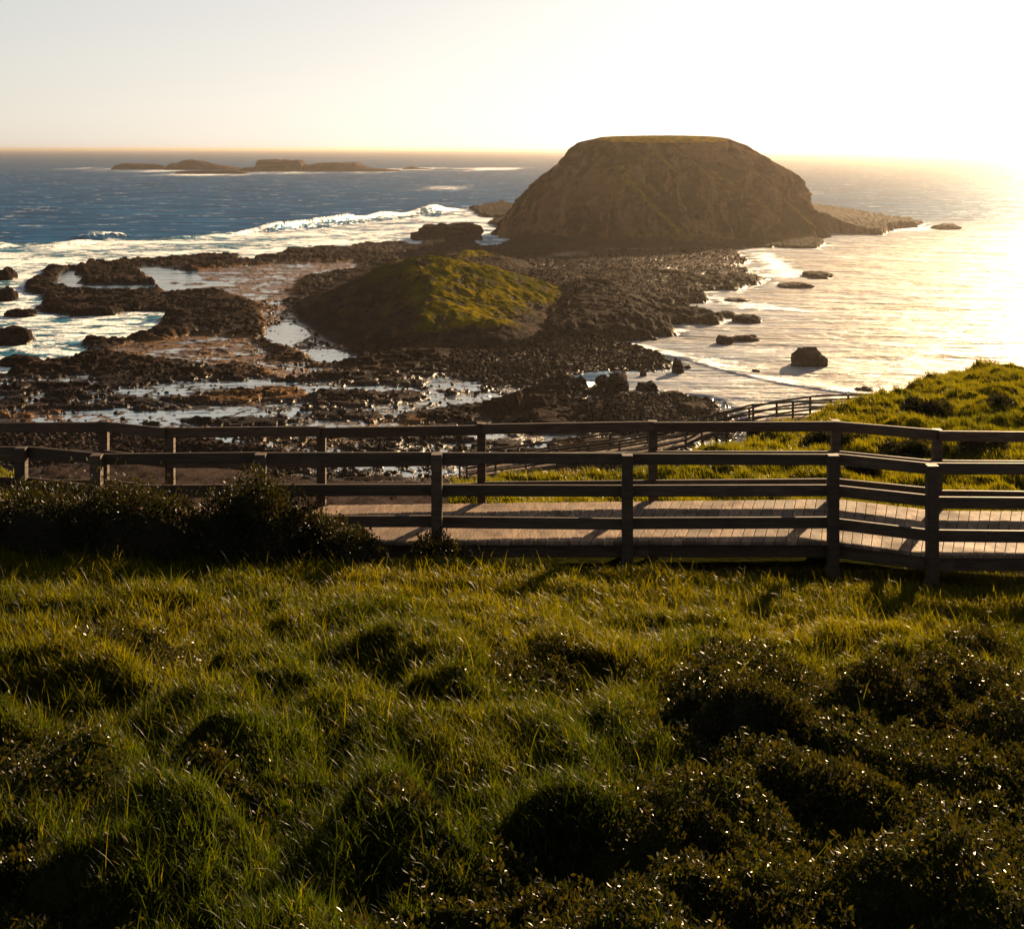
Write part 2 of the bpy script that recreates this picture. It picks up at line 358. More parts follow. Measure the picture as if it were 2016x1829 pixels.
# ------------------------------------------------------------------ shape of the land
EDGE_PX = [-3000, 870, 900, 1000, 1280, 1350, 1500, 1735, 1850, 1950, 2016, 2600]
EDGE_Y = [21.5, 21.5, 25.5, 27, 27.3, 30, 32.4, 41, 48, 53, 53, 55]
MID_PX = [-3000, 0, 880, 961, 1201, 1350, 1475, 1595, 1735, 2016, 2600]
MID_Z = [15.5, 15.5, 17.0, 17.2, 17.9, 18.6, 20.0, 21.4, 22.2, 23, 23]
def fore_h(X, Y):
    h = 2.9 + 0.133 * Y + 0.028 * X + 0.03 * np.maximum(X, 0)
    lo = 5.62 + 0.075 * (Y - 18)
    h = lerp(h, np.maximum(h, lo), sstep(16.7, 17.7, Y))
    return lerp(h, lo, sstep(17.5, 20.5, Y))
def hill_z(X, Y, detail=True):
    Yc = np.maximum(Y, 6.0); px = X / Yc * F + CX
    Ye = np.interp(px, EDGE_PX, EDGE_Y); zm = np.interp(px, MID_PX, MID_Z)
    zf = H - fore_h(X, np.minimum(Y, Ye))
    t = np.clip((Y - Ye) / (92 - Ye), 0, 1); z = lerp(zf, zm, t ** 0.85)
    z = np.where(Y > 92, lerp(zm, 0.4, np.clip((Y - 92) / 70, 0, 1)), z)
    # rubble spur low down on the left
    z = z + 3.4 * np.exp(-((X + 40) / 13) ** 2 - ((Y - 143) / 13) ** 2) + 3.6 * np.exp(-((X + 25) / 4.0) ** 2 - ((Y - 62) / 7) ** 2)
    if detail:
        near = 1 - sstep(20, 26, Y)
        wxx = X + 0.5 * perlin(X * 0.7, Y * 0.7, 61); wyy = Y + 0.5 * perlin(X * 0.7, Y * 0.7, 62)
        low = 0.22 + 0.85 * sstep(16.0, 11.0, Y) + 0.2 * sstep(10.5, 7.5, Y)
        a = low * (0.55 * np.abs(perlin(wxx * 0.75, wyy * 0.75, 5)) - 0.26 + 0.20 * np.abs(perlin(wxx * 1.9, wyy * 1.9, 6))) + 0.05 * fbm(X * 0.45, Y * 0.45, 8, 2)
        un = 1 - sstep(16.3, 17.4, Y) * (1 - sstep(20.5, 23, Y)) * 0.85
        z = z + a * un * near
        z = z + (1 - near) * (0.45 * np.abs(perlin(X * 0.55, Y * 0.55, 15)) + 0.25 * np.abs(perlin(X * 1.3, Y * 1.3, 16)) - 0.31 + 0.22 * fbm(X * 0.16, Y * 0.16, 25, 2) * sstep(28, 40, Y))
        z = z + sstep(60, 90, Y) * 0.8 * fbm(X * 0.15, Y * 0.15, 31, 4)
    return z

# coast outlines, measured on the photograph and laid on the sea plane
LAND = gpoly([(925, 412), (990, 399), (1010, 404), (1300, 404), (1580, 402), (1640, 410), (1720, 424), (1820, 441), (1808, 448), (1770, 450), (1735, 463), (1640, 459), (1590, 462),
    (1560, 470), (1625, 479), (1610, 490), (1500, 488), (1444, 493), (1478, 517), (1444, 526), (1484, 535), (1470, 541), (1510, 550), (1496, 561), (1449, 572), (1382, 575), (1400, 596),
    (1350, 601), (1234, 606), (1356, 606), (1423, 628), (1423, 639), (1324, 639), (1333, 657), (1330, 663), (1248, 673), (1216, 683), (1269, 690), (1321, 715), (1321, 727), (1240, 732),
    (1167, 733), (1071, 750), (1152, 759), (1165, 775), (1230, 780), (1300, 776), (1385, 784), (1426, 803), (1440, 830), (1480, 960), (-150, 960), (-150, 745), (0, 741),
    (82, 717), (125, 714), (201, 703), (175, 688), (166, 671), (262, 668), (329, 653), (306, 633), (344, 616), (250, 612), (221, 621), (140, 623), (76, 615), (73, 607), (84, 595), (84, 586),
    (50, 572), (48, 563), (61, 553), (87, 540), (84, 532), (146, 529), (186, 518), (221, 521), (233, 515), (329, 515), (332, 510), (469, 505), (472, 516), (501, 516), (501, 509), (542, 505),
    (570, 491), (678, 489), (707, 484), (754, 479), (795, 482), (824, 488), (838, 474), (902, 475), (970, 488), (1013, 476), (1045, 466), (1000, 456), (960, 440), (990, 430), (950, 428), (935, 420)])
HOLES = [gpoly(h) for h in [
    [(122, 538), (146, 531), (262, 529), (309, 523), (335, 531), (379, 534), (400, 550), (466, 563), (350, 569), (277, 577), (163, 573), (105, 563), (114, 554)],
    [(540, 640), (600, 636), (610, 660), (560, 690), (510, 668)], [(600, 690), (650, 686), (712, 704), (680, 716), (610, 712)],
    [(1560, 474), (1610, 469), (1600, 476)], [(1160, 752), (1185, 750), (1190, 775), (1160, 772)], [(1140, 795), (1190, 792), (1210, 800), (1170, 806)]]]
ADDS = [gpoly(h) for h in [
    [(146, 531), (262, 530), (298, 546), (309, 560), (153, 561), (154, 552), (195, 548), (163, 545)],
    [(330, 556), (352, 556), (352, 561), (330, 561)], [(360, 559), (398, 557), (398, 562), (358, 563)]]]
FLATS = [gpoly(h) for h in [
    [(480, 523), (700, 515), (720, 530), (600, 548), (560, 600), (620, 640), (700, 700), (640, 725), (580, 700), (520, 665), (500, 600), (420, 575), (310, 580), (310, 545), (400, 530)],
    [(204, 690), (262, 674), (380, 658), (495, 662), (560, 700), (540, 726), (380, 718), (250, 712)], [(470, 722), (600, 712), (720, 732), (560, 750)],
    [(1080, 500), (1200, 492), (1330, 492), (1330, 502), (1200, 508), (1080, 508)]]]
COBB = [gpoly(h) for h in [
    [(1040, 530), (1180, 530), (1330, 550), (1330, 575), (1250, 590), (1130, 610), (1060, 640), (1050, 580)],
    [(900, 690), (1230, 672), (1340, 725), (1240, 740), (1000, 760), (880, 740)], [(1230, 776), (1440, 776), (1470, 870), (1200, 850)],
    [(1150, 495), (1450, 493), (1480, 545), (1200, 530)], [(-100, 850), (300, 850), (340, 900), (340, 950), (-100, 960)]]]
HEAD = gpoly([(1090, 600), (1200, 590), (1300, 610), (1335, 655), (1325, 664), (1240, 675), (1100, 690), (1000, 690)])
MOUND = gpoly([(1010, 775), (1080, 760), (1140, 765), (1160, 800), (1240, 795), (1270, 820), (1200, 860), (1000, 860), (960, 800)])

def sand_attr(X, Y): 
    m = np.zeros(X.shape)
    for P in FLATS: m = np.maximum(m, sstep(-1.5, 3.0, sdist(X, Y, P)))
    return m
def shore(X, Y):
    wx = X + 2.6 * fbm(X * 0.11, Y * 0.09, 40, 4) + 0.9 * fbm(X * 0.6, Y * 0.45, 47, 2); wy = Y + 5.0 * fbm(X * 0.10, Y * 0.08, 60, 4) + 1.5 * fbm(X * 0.5, Y * 0.35, 67, 2)
    sd = sdist(wx, wy, LAND)
    for P in HOLES: sd = np.minimum(sd, -sdist(wx, wy, P) )
    for P in ADDS: sd = np.maximum(sd, sdist(wx, wy, P))
    flat = np.zeros(X.shape)
    for P in FLATS: flat = np.maximum(flat, sstep(-2.0, 3.0, sdist(wx, wy, P)))
    cob = np.zeros(X.shape)
    for P in COBB: cob = np.maximum(cob, sstep(-3.0, 3.0, sdist(wx, wy, P)))
    # layered rock: broken blocks and long ledges lying across the view
    led = fbm(X * 0.045, Y * 0.075, 80, 5); blk = ridged(X * 0.14, Y * 0.17, 90, 4); fine = fbm(X * 0.55, Y * 0.45, 99, 4)
    w1, id1 = worley(wx * 0.28, wy * 0.20, 3); w2, id2 = worley(X * 0.75, Y * 0.6, 4)
    rough = 1.0 * led + 0.55 * blk + 0.28 * (0.55 - w1) * (0.4 + id1) + 0.30 * fine + 0.15 * (0.5 - w2) * id2
    rough = rough * (1 - 0.3 * sstep(480, 560, Y))
    nearf = 1 - sstep(225, 262, Y)                     # boulder platform close to the viewer: lower, pooled
    edge = np.exp(-np.clip(sd, 0, None) / 7.0)
    cap = 0.55 + 1.55 * rough + 0.8 * edge * (0.6 + led) 
    pl = fbm(X * 0.03, Y * 0.05, 180, 3); calmr = 0.85 * led + 0.22 * blk + 0.20 * fine + 0.18 * (0.5 - w2) * id2 + 0.5 * np.maximum(pl, 0)
    cap = lerp(cap, 0.10 + 1.5 * calmr + 0.9 * np.maximum(led - 0.2, 0) * 2, nearf)
    ch = ridged(wx * 0.055 + 0.2 * wy * 0.05, wy * 0.050, 191, 3); pm = sstep(0.62, 0.80, ch) * (0.5 + 0.5 * sstep(-0.1, 0.2, pl)); pm = np.maximum(pm, sstep(0.20, 0.34, -led + 0.5 * fbm(X * .2, Y * .16, 197, 2)))
    cap = lerp(cap, np.minimum(cap, -0.16 + 1.2 * np.maximum(fine + 0.07, 0)), pm * nearf)
    z = cap
    q = 0.5; zq = np.floor(z / q) * q + q * sstep(0.55, 1.0, z / q - np.floor(z / q)); z = lerp(z, zq, 0.88)
    zf = 0.02 + 0.30 * fbm(X * 0.09, Y * 0.16, 120, 4) + 0.22 * np.maximum(fine, 0) + 0.9 * np.maximum(blk - 0.62, 0)
    crk = ridged(X * 0.09 + 0.15 * fbm(X * .2, Y * .2, 208, 2), Y * 0.12, 205, 3); z = z - 0.7 * sstep(0.70, 0.86, crk) * (sd > 0)
    z = lerp(z, zf, flat)
    w3, id3 = worley(X * 1.15, Y * 1.15, 14)
    zc = 0.55 + 0.9 * led + 0.75 * (0.5 - w3) * (0.3 + id3) + 0.2 * fine
    z = lerp(z, zc, cob * 0.8)
    z = z + 0.8 * sstep(560, 600, Y) + 8.5 * np.exp(-((X - 143) / 15) ** 2 - ((Y - 662) / 28) ** 2) + 3.5 * np.exp(-((X - 172) / 26) ** 2 - ((Y - 690) / 26) ** 2) + 6.5 * np.exp(-((X - 4) / 13) ** 2 - ((Y - 645) / 28) ** 2)
    hd = sdist(wx, wy, HEAD); z = z + 3.2 * sstep(-1, 11, hd)
    md = sdist(wx, wy, MOUND); z = z + 1.5 * sstep(-1, 6, md) * (0.7 + 0.8 * np.clip(led + 0.4, 0, 1))
    # rise towards knoll and mesa
    z = z + 5.0 * np.exp(-((X - 12) / 16) ** 2 - ((Y - 372) / 45) ** 2) + 2.0 * np.exp(-((X - 62) / 75) ** 2 - ((Y - 620) / 45) ** 2)
    z = np.where(sd > 0, z * sstep(-0.2, 1.8, sd) , 0)
    z = np.where(sd < 0, np.clip(sd * 0.5, -2.5, 0) - 0.25, z)
    # scattered reef heads just off the coast
    rk = np.clip(1 - np.abs(sd + 5) / 5, 0, 1) * np.maximum(ridged(X * 0.2, Y * 0.12, 222, 3) - 0.55, 0) * 2.2 * (X < 20)
    z = np.where(sd < 0, z + rk * 2.2, z)
    hz = hill_z(X, Y, False); z = np.where(Y < 175, np.maximum(z, lerp(hz, z, sstep(160, 175, Y))), z)
    return z, sd, flat, cob

# ------------------------------------------------------------------ rocky shore (perspective-spaced rows keep detail even)
def fan(y0, y1, nr, px0, px1, nc):
    rows = np.linspace(y0, y1, nr); cols = np.linspace(px0, px1, nc); Pp, Pr = np.meshgrid(cols, rows)
    Y = F * H / (Pr - HY); X = (Pp - CX) / F * Y; return X, Y
X, Y = fan(962, 400, 1150, -160, 1960, 1350)
Z, SD, FL, CB = shore(X, Y)
nb = 0.8 * sstep(0.05, 0.35, fbm(X * 0.035, Y * 0.05, 311, 4)) * sstep(1.4, 0.6, Z) * (1 - sstep(225, 262, Y))
kind = np.stack([np.zeros_like(Z), np.maximum(nb, FL * (0.55 + 0.45 * sstep(-0.2, 0.2, fbm(X * .1, Y * .12, 301, 3)))) , CB, np.ones_like(Z)], -1)
o = grid_mesh('rocky_shore', X, Y, Z, M_rock, {'kind': kind}); tag(o, kind='structure')
SHX, SHY, SHSD = X, Y, SD

# ------------------------------------------------------------------ hillside ground
ys = np.concatenate([np.linspace(-12, 5.5, 30), np.arange(5.6, 20, 0.06), np.arange(20, 60, 0.16), np.arange(60, 166, 0.8)])
us = np.linspace(-0.62, 0.62, 420)
U, Y = np.meshgrid(us, ys); X = U * np.maximum(Y, 14.0) * 1.0
Z = hill_z(X, Y)
px = X / np.maximum(Y, 6) * F + CX
kg = sstep(20, 24, Y) * (1 - sstep(75, 110, Y)); rb = sstep(60, 90, Y)
rb = np.maximum(rb, (np.abs(Y - 62) > 9) * (Y > 45) * (px < 860))
kind = np.stack([kg, np.clip(rb, 0, 1), np.zeros_like(Z), np.ones_like(Z)], -1)
o = grid_mesh('hillside', X, Y, Z, M_ground, {'kind': kind}); tag(o, kind='structure')

# ------------------------------------------------------------------ sea
rows = np.concatenate([np.linspace(985, 420, 760), np.linspace(419.6, 300, 260), HY + np.geomspace(6.8, 1.9, 14)])
cols = np.concatenate([np.linspace(-5000, -170, 60), np.linspace(-160, 2180, 1250), np.linspace(2200, 6000, 60)])
Pp, Pr = np.meshgrid(cols, rows); Y = F * H / (Pr - HY); X = (Pp - CX) / F * Y
sdc = sdist(X, Y, LAND)
BREAK = gpoly([(-200, 489), (0, 486), (240, 479), (330, 471), (420, 465), (560, 452), (680, 436), (830, 421), (940, 411)])
bd, bt = ldist(X, Y, BREAK)
# seaward side: beyond the breaker line
by = np.interp(X, BREAK[:, 0], BREAK[:, 1]); off = Y - by + 9 * perlin(X * 0.035, Y * 0 + 4.4, 15) + 4 * perlin(X * 0.11, Y * 0 + 8.1, 16) + 2.5 * fbm(X * 0.2, Y * 0.2, 17, 3)
bn = 0.42 + 1.0 * perlin(X * 0.026 + 3, Y * 0 + 1.5, 5) + 0.5 * perlin(X * 0.08, Y * 0 + 3.5, 6)
crest = np.clip(bn, 0.06, 1.15) * np.exp(-(off / 7.0) ** 2)
off2 = off + 45 + 12 * perlin(X * 0.015, X * 0 + 7.3, 9); crest2 = np.clip(0.25 + perlin(X * 0.03, X * 0 + 2.2, 19) * 1.6, 0, 1) * np.exp(-(off2 / 6.0) ** 2) * 0.6
uu = X / Y; wm = (uu < 0.0)
off3 = off - 38 + 10 * perlin(X * 0.02, X * 0 + 1.3, 29); crest3 = np.clip(-0.1 + perlin(X * 0.03, X * 0 + 5.2, 39) * 2.0, 0, 1) * np.exp(-(off3 / 7.0) ** 2)
Zs = (4.6 * crest + 3.0 * crest2 + 3.0 * crest3) * wm * sstep(0, 12, -sdc)
sw = 0.35 * fbm(X * 0.02, Y * 0.06, 333, 3) + 0.18 * fbm(X * 0.08, Y * 0.2, 343, 2)
bayin = (X > 0)
Zs = Zs + sw * sstep(2, 25, -sdc) * np.where(bayin, 0.6, 1.0)
surf = sstep(38, -16, off + 30 * fbm(X * 0.03, Y * 0.02, 72, 3)) * wm * (Y > 230)
foam = surf * (0.56 + 0.50 * fbm(X * 0.02, Y * 0.04, 71, 3)) 
foam = np.maximum(foam, 0.95 * np.exp(-((off + 4) / 7.0) ** 2) * (bn > 0.35) * wm)
foam = np.maximum(foam, 0.45 * np.exp(-np.abs(sdc) / 6.0) * (Y > 240) * wm)
foam = foam * (1 - 0.85 * np.exp(-((off + 7.5) / 4.0) ** 2) * sstep(0.62, 0.95, bn) * wm)
foam = foam * (1 - 0.6 * np.exp(-((off2 + 5) / 4.0) ** 2) * (crest2 * 0 + sstep(0.2, 0.6, np.clip(0.25 + perlin(X * 0.03, X * 0 + 2.2, 19) * 1.6, 0, 1))) * wm)
foam = np.maximum(foam, 0.9 * crest3 * wm * (off3 > -3))
# inner lagoons calm and clear
calm = sstep(-3, 3, sdc)
for P in HOLES: calm = np.maximum(calm, sstep(-2, 1, sdist(X, Y, P)))
foam = foam * (1 - calm)
foam = np.maximum(foam, 0.62 * (1 - sstep(250, 300, Y)) * (X < -40) * (1 - calm) * sstep(240, 255, Y))
# bay on the right: ripples, one long foam line and white water at the reef
BL = gpoly([(1225, 680), (1290, 695), (1360, 712), (1440, 735), (1540, 757), (1640, 772), (1760, 784), (1900, 790)])
d1, t1 = ldist(X, Y, BL); d1 = d1 * np.where(Y > np.interp(X, BL[:, 0], BL[:, 1]), 1, -3.0)
foam = np.maximum(foam, 0.85 * np.exp(-(np.clip(d1, 0, None) / 7.5)) * np.exp(-(np.clip(-d1, 0, None) / 1.2)) * (d1 < 40) * (X > 20) * (0.75 + 0.4 * fbm(X * .1, Y * .1, 55, 2)))
Zs = Zs + (X > 15) * 0.35 * np.exp(-((d1 - 1.0) / 2.2) ** 2)
for (a, b, r_) in [((1480, 545), (1560, 540), 7), ((1390, 585), (1480, 600), 6), ((1490, 605), (1580, 612), 5), ((1770, 453), (1850, 447), 12), ((1560, 545), (1500, 500), 6)]:
    dd, _ = ldist(X, Y, gpoly([a, b])); foam = np.maximum(foam, 0.72 * np.exp(-(dd / r_) ** 2))
foam = np.maximum(foam, 0.55 * np.exp(-np.abs(sdc) / 4.0) * (X > 20) * (Y > 300))
# white water around the far islets
for (a, b, r_, k) in [((165, 331), (330, 333), 30, .8), ((215, 334), (330, 337), 30, .6), ((330, 343), (480, 344), 30, .75), ((480, 341), (800, 338), 28, .55), ((780, 334), (1010, 333), 40, .8), ((830, 371), (900, 370), 14, .7)]:
    Q = gpoly([a, b]); Q[:, 1] *= 0.16; dd, _ = ldist(X, Y * 0.16, Q); foam = np.maximum(foam, k * np.exp(-(dd / r_) ** 2) * (0.15 + 0.9 * np.clip(0.5 + 1.6 * fbm(X * 0.012, Y * 0.003, 91, 3), 0, 1)))
shal = np.clip(0.42 * surf * (Y < 640) + 1.0 * crest * wm + 0.8 * crest2 * wm, 0, 1) * (1 - calm) + 0.12 * calm
far = sstep(700, 1500, Y)
bayv = sstep(0.02, 0.10, uu) * (0.35 + 0.65 * sstep(900, 480, Y))  # mask for the stronger, warmer glare painted on the sun side
o = grid_mesh('sea', X, Y, Zs, M_sea, {'foam': np.clip(foam, 0, 1), 'calm': calm, 'bay': bayv, 'shallow': np.clip(shal, 0, 1)}); tag(o, kind='structure')

# ------------------------------------------------------------------ flat-topped island
def mesa():
    Yc = 640.0; s = Yc / F; c = (1300 - CX) * s
    zl = np.array([-2, 0, 4, 8.7, 15.8, 23, 31.3, 37, 41.9, 44.4]); L = (1300 - np.array([972, 982, 993, 1003, 1024, 1056, 1092, 1120, 1147, 1172])) * s
    zr_ = np.array([-2, 0, 5, 11.8, 14.7, 20.6, 26, 30, 38, 44.4]); Rr = (np.array([1620, 1612, 1602, 1592, 1583, 1577, 1560, 1540, 1488, 1438]) - 1300) * s
    zb = np.array([-2, 0, 3, 8, 16, 26, 36, 42, 44.4]); B = np.array([66, 62, 58, 54, 48, 40, 31, 24, 17.0])
    nt_, na = 260, 1300
    tt = np.linspace(0, 1, nt_); zz = np.where(tt < 0.86, lerp(-2, 44.4, tt / 0.86), 44.4)
    th = np.linspace(0, 2 * np.pi, na, endpoint=False); TH, ZZ = np.meshgrid(th, zz); TT = np.repeat(tt[:, None], na, 1)
    l = np.interp(ZZ, zl, L); r = np.interp(ZZ, zr_, Rr); b = np.interp(ZZ, zb, B)
    ct, st = np.cos(TH), np.sin(TH)
    k = 0.5 + 0.5 * np.tanh(ct * 4); a = lerp(l, r, k)
    n = 2.35; rad = 1 / ((np.abs(ct) / a) ** n + (np.abs(st) / b) ** n) ** (1 / n)
    sc = np.where(TT > 0.86, 1 - (TT - 0.86) / 0.14, 1.0); capf = sc
    x = rad * ct; y = rad * st
    g = fbm(x * 0.045, y * 0.045 + ZZ * 0.02, 401, 5); g2 = ridged(TH * 3.5 + ZZ * 0.02, ZZ * 0.035, 411, 4) ; g3 = fbm(TH * 14 + ZZ * 0.05, ZZ * 0.25, 421, 4)
    g4 = fbm(TH * 3.0, ZZ * 0.55, 431, 4)
    low = 1 - sstep(12, 22, ZZ)
    edge = (1 - sstep(41, 44.4, ZZ) * 0.6)
    d = -1.2 + (3.0 * g + 4.2 * g2 + 1.6 * g3 + 1.1 * g4 * low) * edge
    # spurs that run down to the right with their sunlit crests painted in as bright grass
    gk = np.zeros_like(d)
    for pts, amp, wdt in [([(1211, 330), (1251, 393), (1281, 416), (1344, 463)], 3.6, 0.035), ([(1371, 297), (1414, 333), (1467, 380)], 2.6, 0.028),
                          ([(1447, 346), (1517, 393), (1545, 430)], 2.4, 0.028), ([(1284, 290), (1310, 312), (1337, 336)], 2.2, 0.035), ([(1520, 345), (1568, 405), (1605, 445)], 2.4, 0.03)]:
        zs_ = [H - (q[1] - HY) / F * 600 for q in pts]; ths = []
        for (qx, qy), z_ in zip(pts, zs_):
            X_ = (qx - CX) / F * 598 - c; bb = np.interp(z_, zb, B); aa = np.interp(z_, zr_, Rr) if X_ > 0 else np.interp(z_, zl, L)
            ths.append(-math.acos(max(-0.98, min(0.98, X_ / aa * 0.97))) )
        o_ = np.argsort(zs_); tr = np.interp(ZZ, np.array(zs_)[o_], np.array(ths)[o_]) % (2 * np.pi)
        dt = (TH - tr + np.pi) % (2 * np.pi) - np.pi
        dt = dt + 0.015 * perlin(ZZ * 0.4, TH * 0, 77)
        win = sstep(min(zs_) - 4, min(zs_), ZZ) * (1 - sstep(max(zs_), max(zs_) + 4, ZZ))
        prof = np.where(dt > 0, np.exp(-(dt / (wdt * 0.8)) ** 2), np.exp(-(dt / (wdt * 3.0)) ** 2)); d = d + 1.7 * amp * prof * win
        gk = np.maximum(gk, win * np.exp(-((dt - wdt * 0.3) / (wdt * 0.9)) ** 2) * 1.0)
    # broken overhang on the right shoulder
    d = d + 2.0 * np.maximum(perlin(ZZ * 0.35, TH * 6, 88), 0) * np.exp(-((TH - 0.0 + np.pi) % (2 * np.pi) - np.pi) ** 2 / 0.5) * sstep(12, 16, ZZ) * (1 - sstep(34, 38, ZZ))
    x = (x + d * ct) * capf + c; y = (y + d * st) * capf + Yc
    z = ZZ + np.where(TT > 0.86, 1.1 * (1 - sc ** 2) + 0.5 * fbm(x * 0.06, y * 0.06, 441, 3) * (1 - sc), 0) - 0.3 * low * g3 + 0.11 * (y - Yc) * sstep(30, 44, ZZ)
    gk = np.maximum(gk, 0.55 * (1 - sstep(3, 9, ZZ)) * np.exp(-((x - 62) / 16) ** 2) * (y < Yc))
    kind = np.stack([gk, gk * 0, gk * 0, gk * 0 + 1], -1).reshape(-1, 4)
    o = mesh_np('island_hill', np.stack([x, y, z], -1).reshape(-1, 3), grid_faces(nt_, na, True), M_mesa, {'kind': kind})
    return tag(o, kind='structure')
mesa()

# ------------------------------------------------------------------ knolls on the reef
def rbf_fit(P, zv, Xq, Yq, sm=2.0):
    P = np.array(P, float); n = len(P); r = np.hypot(P[:, None, 0] - P[None, :, 0], P[:, None, 1] - P[None, :, 1])
    A = np.zeros((n + 3, n + 3)); A[:n, :n] = np.sqrt(r * r + sm * sm); A[:n, n] = 1; A[:n, n + 1:] = P; A[n, :n] = 1; A[n + 1:, :n] = P.T
    w_ = np.linalg.solve(A, np.concatenate([zv, [0, 0, 0]]))
    out = np.full(Xq.shape, w_[n]) + w_[n + 1] * Xq + w_[n + 2] * Yq
    for i in range(n): out = out + w_[i] * np.sqrt((Xq - P[i, 0]) ** 2 + (Yq - P[i, 1]) ** 2 + sm * sm)
    return out
def knoll(name, base, tops, x0, x1, y0, y1, st, gfun, seed):
    xs = np.arange(x0, x1, st); ys = np.arange(y0, y1, st); X, Y = np.meshgrid(xs, ys)
    pts = [(a, b) for a, b in base] + [(a, b) for a, b, _ in tops]; zv = np.array([0.0] * len(base) + [t[2] for t in tops])
    z = rbf_fit(pts, zv, X, Y)
    sd = sdist(X + 1.5 * fbm(X * .1, Y * .1, seed, 3), Y + 1.5 * fbm(X * .1, Y * .1, seed + 5, 3), np.array(base))
    z = np.where(sd > 0, np.maximum(z, 0.3), -2 + 0 * z); z = z * sstep(0, 3, sd) + np.clip(sd, -3, 0)
    hgt = sstep(1.5, 5, z)
    er = 1.0 * fbm(X * .08, Y * .08, seed + 9, 5) + 0.9 * ridged(X * 0.12 + 0.6 * fbm(X * .06, Y * .06, seed + 3, 2), Y * 0.09, seed + 11, 4) + 0.55 * fbm(X * .55, Y * .40, seed + 21, 4) + 0.35 * np.maximum(ridged(X * .22, Y * .16, seed + 31, 4) - 0.1, 0)
    z = z - 0.9 * hgt + er * 0.85 * sstep(0, 6, sd) * (0.45 + 0.55 * hgt)
    gx, gy = np.gradient(z, st)[1], np.gradient(z, st)[0]
    g = gfun(X, Y, z, gx, gy)
    b_ = 0.75 * sstep(-0.1, 0.3, fbm(X * .12, Y * .09, seed + 41, 4)) * (1 - g); g = np.maximum(g, 0.30 * sstep(0.05, 0.3, fbm(X * .2, Y * .12, seed + 51, 4)) * sstep(2, 4, z))
    kind = np.stack([g, 0.35 * sstep(0.1, 0.35, fbm(X * .3, Y * .1, seed + 61, 4)) * (1 - g), b_, z * 0 + 1], -1)
    o = grid_mesh(name, X, Y, z, M_rock, {'kind': kind}); return tag(o, kind='structure')
kb = [(-58, 352), (-49, 311), (-38, 280), (-28.6, 268), (-15.5, 265), (0, 270), (14, 288), (27, 322), (29, 378), (0, 402), (-30, 402), (-50, 385)]
kt = [(-26, 330, 13.3), (-32, 333, 11.8), (-21.5, 311, 11.6), (-18.7, 292, 8.6), (-16, 279, 6.2), (-3, 280, 4.8), (-14, 336, 13.4), (-5, 338, 11.0), (2, 345, 8.6), (10, 360, 5.0), (20, 355, 2.2), (16, 325, 2.4),
      (-12, 310, 8.2), (-2, 310, 6.0), (6, 315, 3.8), (-42, 332, 5.6), (-36, 306, 4.0), (-28, 288, 3.6), (-30, 316, 7.0), (-26, 300, 5.2), (-10, 295, 6.0), (0, 292, 4.0), (-20, 360, 9)]
def g_main(X, Y, z, gx, gy):
    rx = np.interp(Y, [265, 280, 292, 311, 330, 340, 400], [-22, -19, -20.5, -23.5, -28, -36, -40]) + 2 * fbm(X * .1, Y * .1, 505, 3)
    g = sstep(-3, 3, X - rx) * sstep(3.2, 4.6, z + 0.9 * fbm(X * .15, Y * .15, 500, 4))
    g = np.maximum(g, 0.35 * sstep(-16, -3, X - rx) * sstep(6, 8, z))
    return g * sstep(-0.16, 0.03, fbm(X * .30, Y * .16, 510, 5) + 0.16) * (1 - 0.85 * sstep(0, 5, X - 11 - 0.15 * (Y - 330)))
knoll('grassy_knoll', kb, kt, -63, 34, 260, 410, 0.28, g_main, 600)
kb2 = [(-29, 455), (-24, 438), (-10, 432), (3, 440), (9, 455), (4, 480), (-12, 486), (-26, 478)]
kt2 = [(-26, 458, 3.6), (-18, 458, 5.2), (-8, 455, 4.6), (0, 455, 3.0), (-20, 444, 3), (-14, 470, 5.5)]
knoll('rocky_knoll', kb2, kt2, -34, 14, 426, 492, 0.35, lambda X, Y, z, gx, gy: sstep(3.6, 4.8, z + fbm(X * .2, Y * .2, 5, 3)) * sstep(-21, -16, X), 700)

# ------------------------------------------------------------------ single rocks
def ico(sub):
    import bmesh
    bm = bmesh.new(); bmesh.ops.create_icosphere(bm, subdivisions=sub, radius=1.0)
    v = np.array([x.co[:] for x in bm.verts]); f = np.array([[q.index for q in x.verts] for x in bm.faces]); bm.free(); return v, f
ICO1, ICO2, ICO4 = ico(1), ico(2), ico(4)
def rock(name, label, group, px, py, wpx, hpx, depth=None, seed=0, blocky=0.6, z0=0.0):
    X0, Y0 = gp(px, py, z0); s = Y0 / F; wx = wpx * s / 2; hz = hpx * s * 1.05; dy = (depth or wx * 2) / 2
    v, f = ICO4; v = v.copy(); e = 1 - 0.5 * blocky; v = np.sign(v) * np.abs(v) ** e
    q = v * 1.7 + seed * 3.1
    n = fbm(q[:, 0] + q[:, 2] * 0.7, q[:, 1] - q[:, 2] * 0.6, seed, 4) * 0.35 + 0.16 * ridged(q[:, 0] * 1.7 + q[:, 2], q[:, 1] * 1.7 + q[:, 2] * 1.4, seed + 5, 3)
    v = v * (1 + n)[:, None]; top = sstep(0.3, 1.0, v[:, 2]); v[:, 2] -= 0.3 * top * perlin(q[:, 0] * .8, q[:, 1] * .8, seed + 3)
    co = v * np.array([wx, dy, hz * 0.9]); co[:, 2] += 0.08 * hz
    z = co[:, 2]; stp = hz * 0.25; co[:, 2] = lerp(z, np.round(z / stp) * stp, 0.35)
    kind = np.zeros((len(co), 4)); kind[:, 3] = 1
    o = mesh_np(name, co, f, M_rock, {'kind': kind}); o.location = (X0, Y0 + dy * 0.8, z0); tag(o, label, 'rock', group); return o
GB = 'rocks standing in the bay'; GW = 'rocks awash off the left coast'; GS = 'boulders at the water edge'
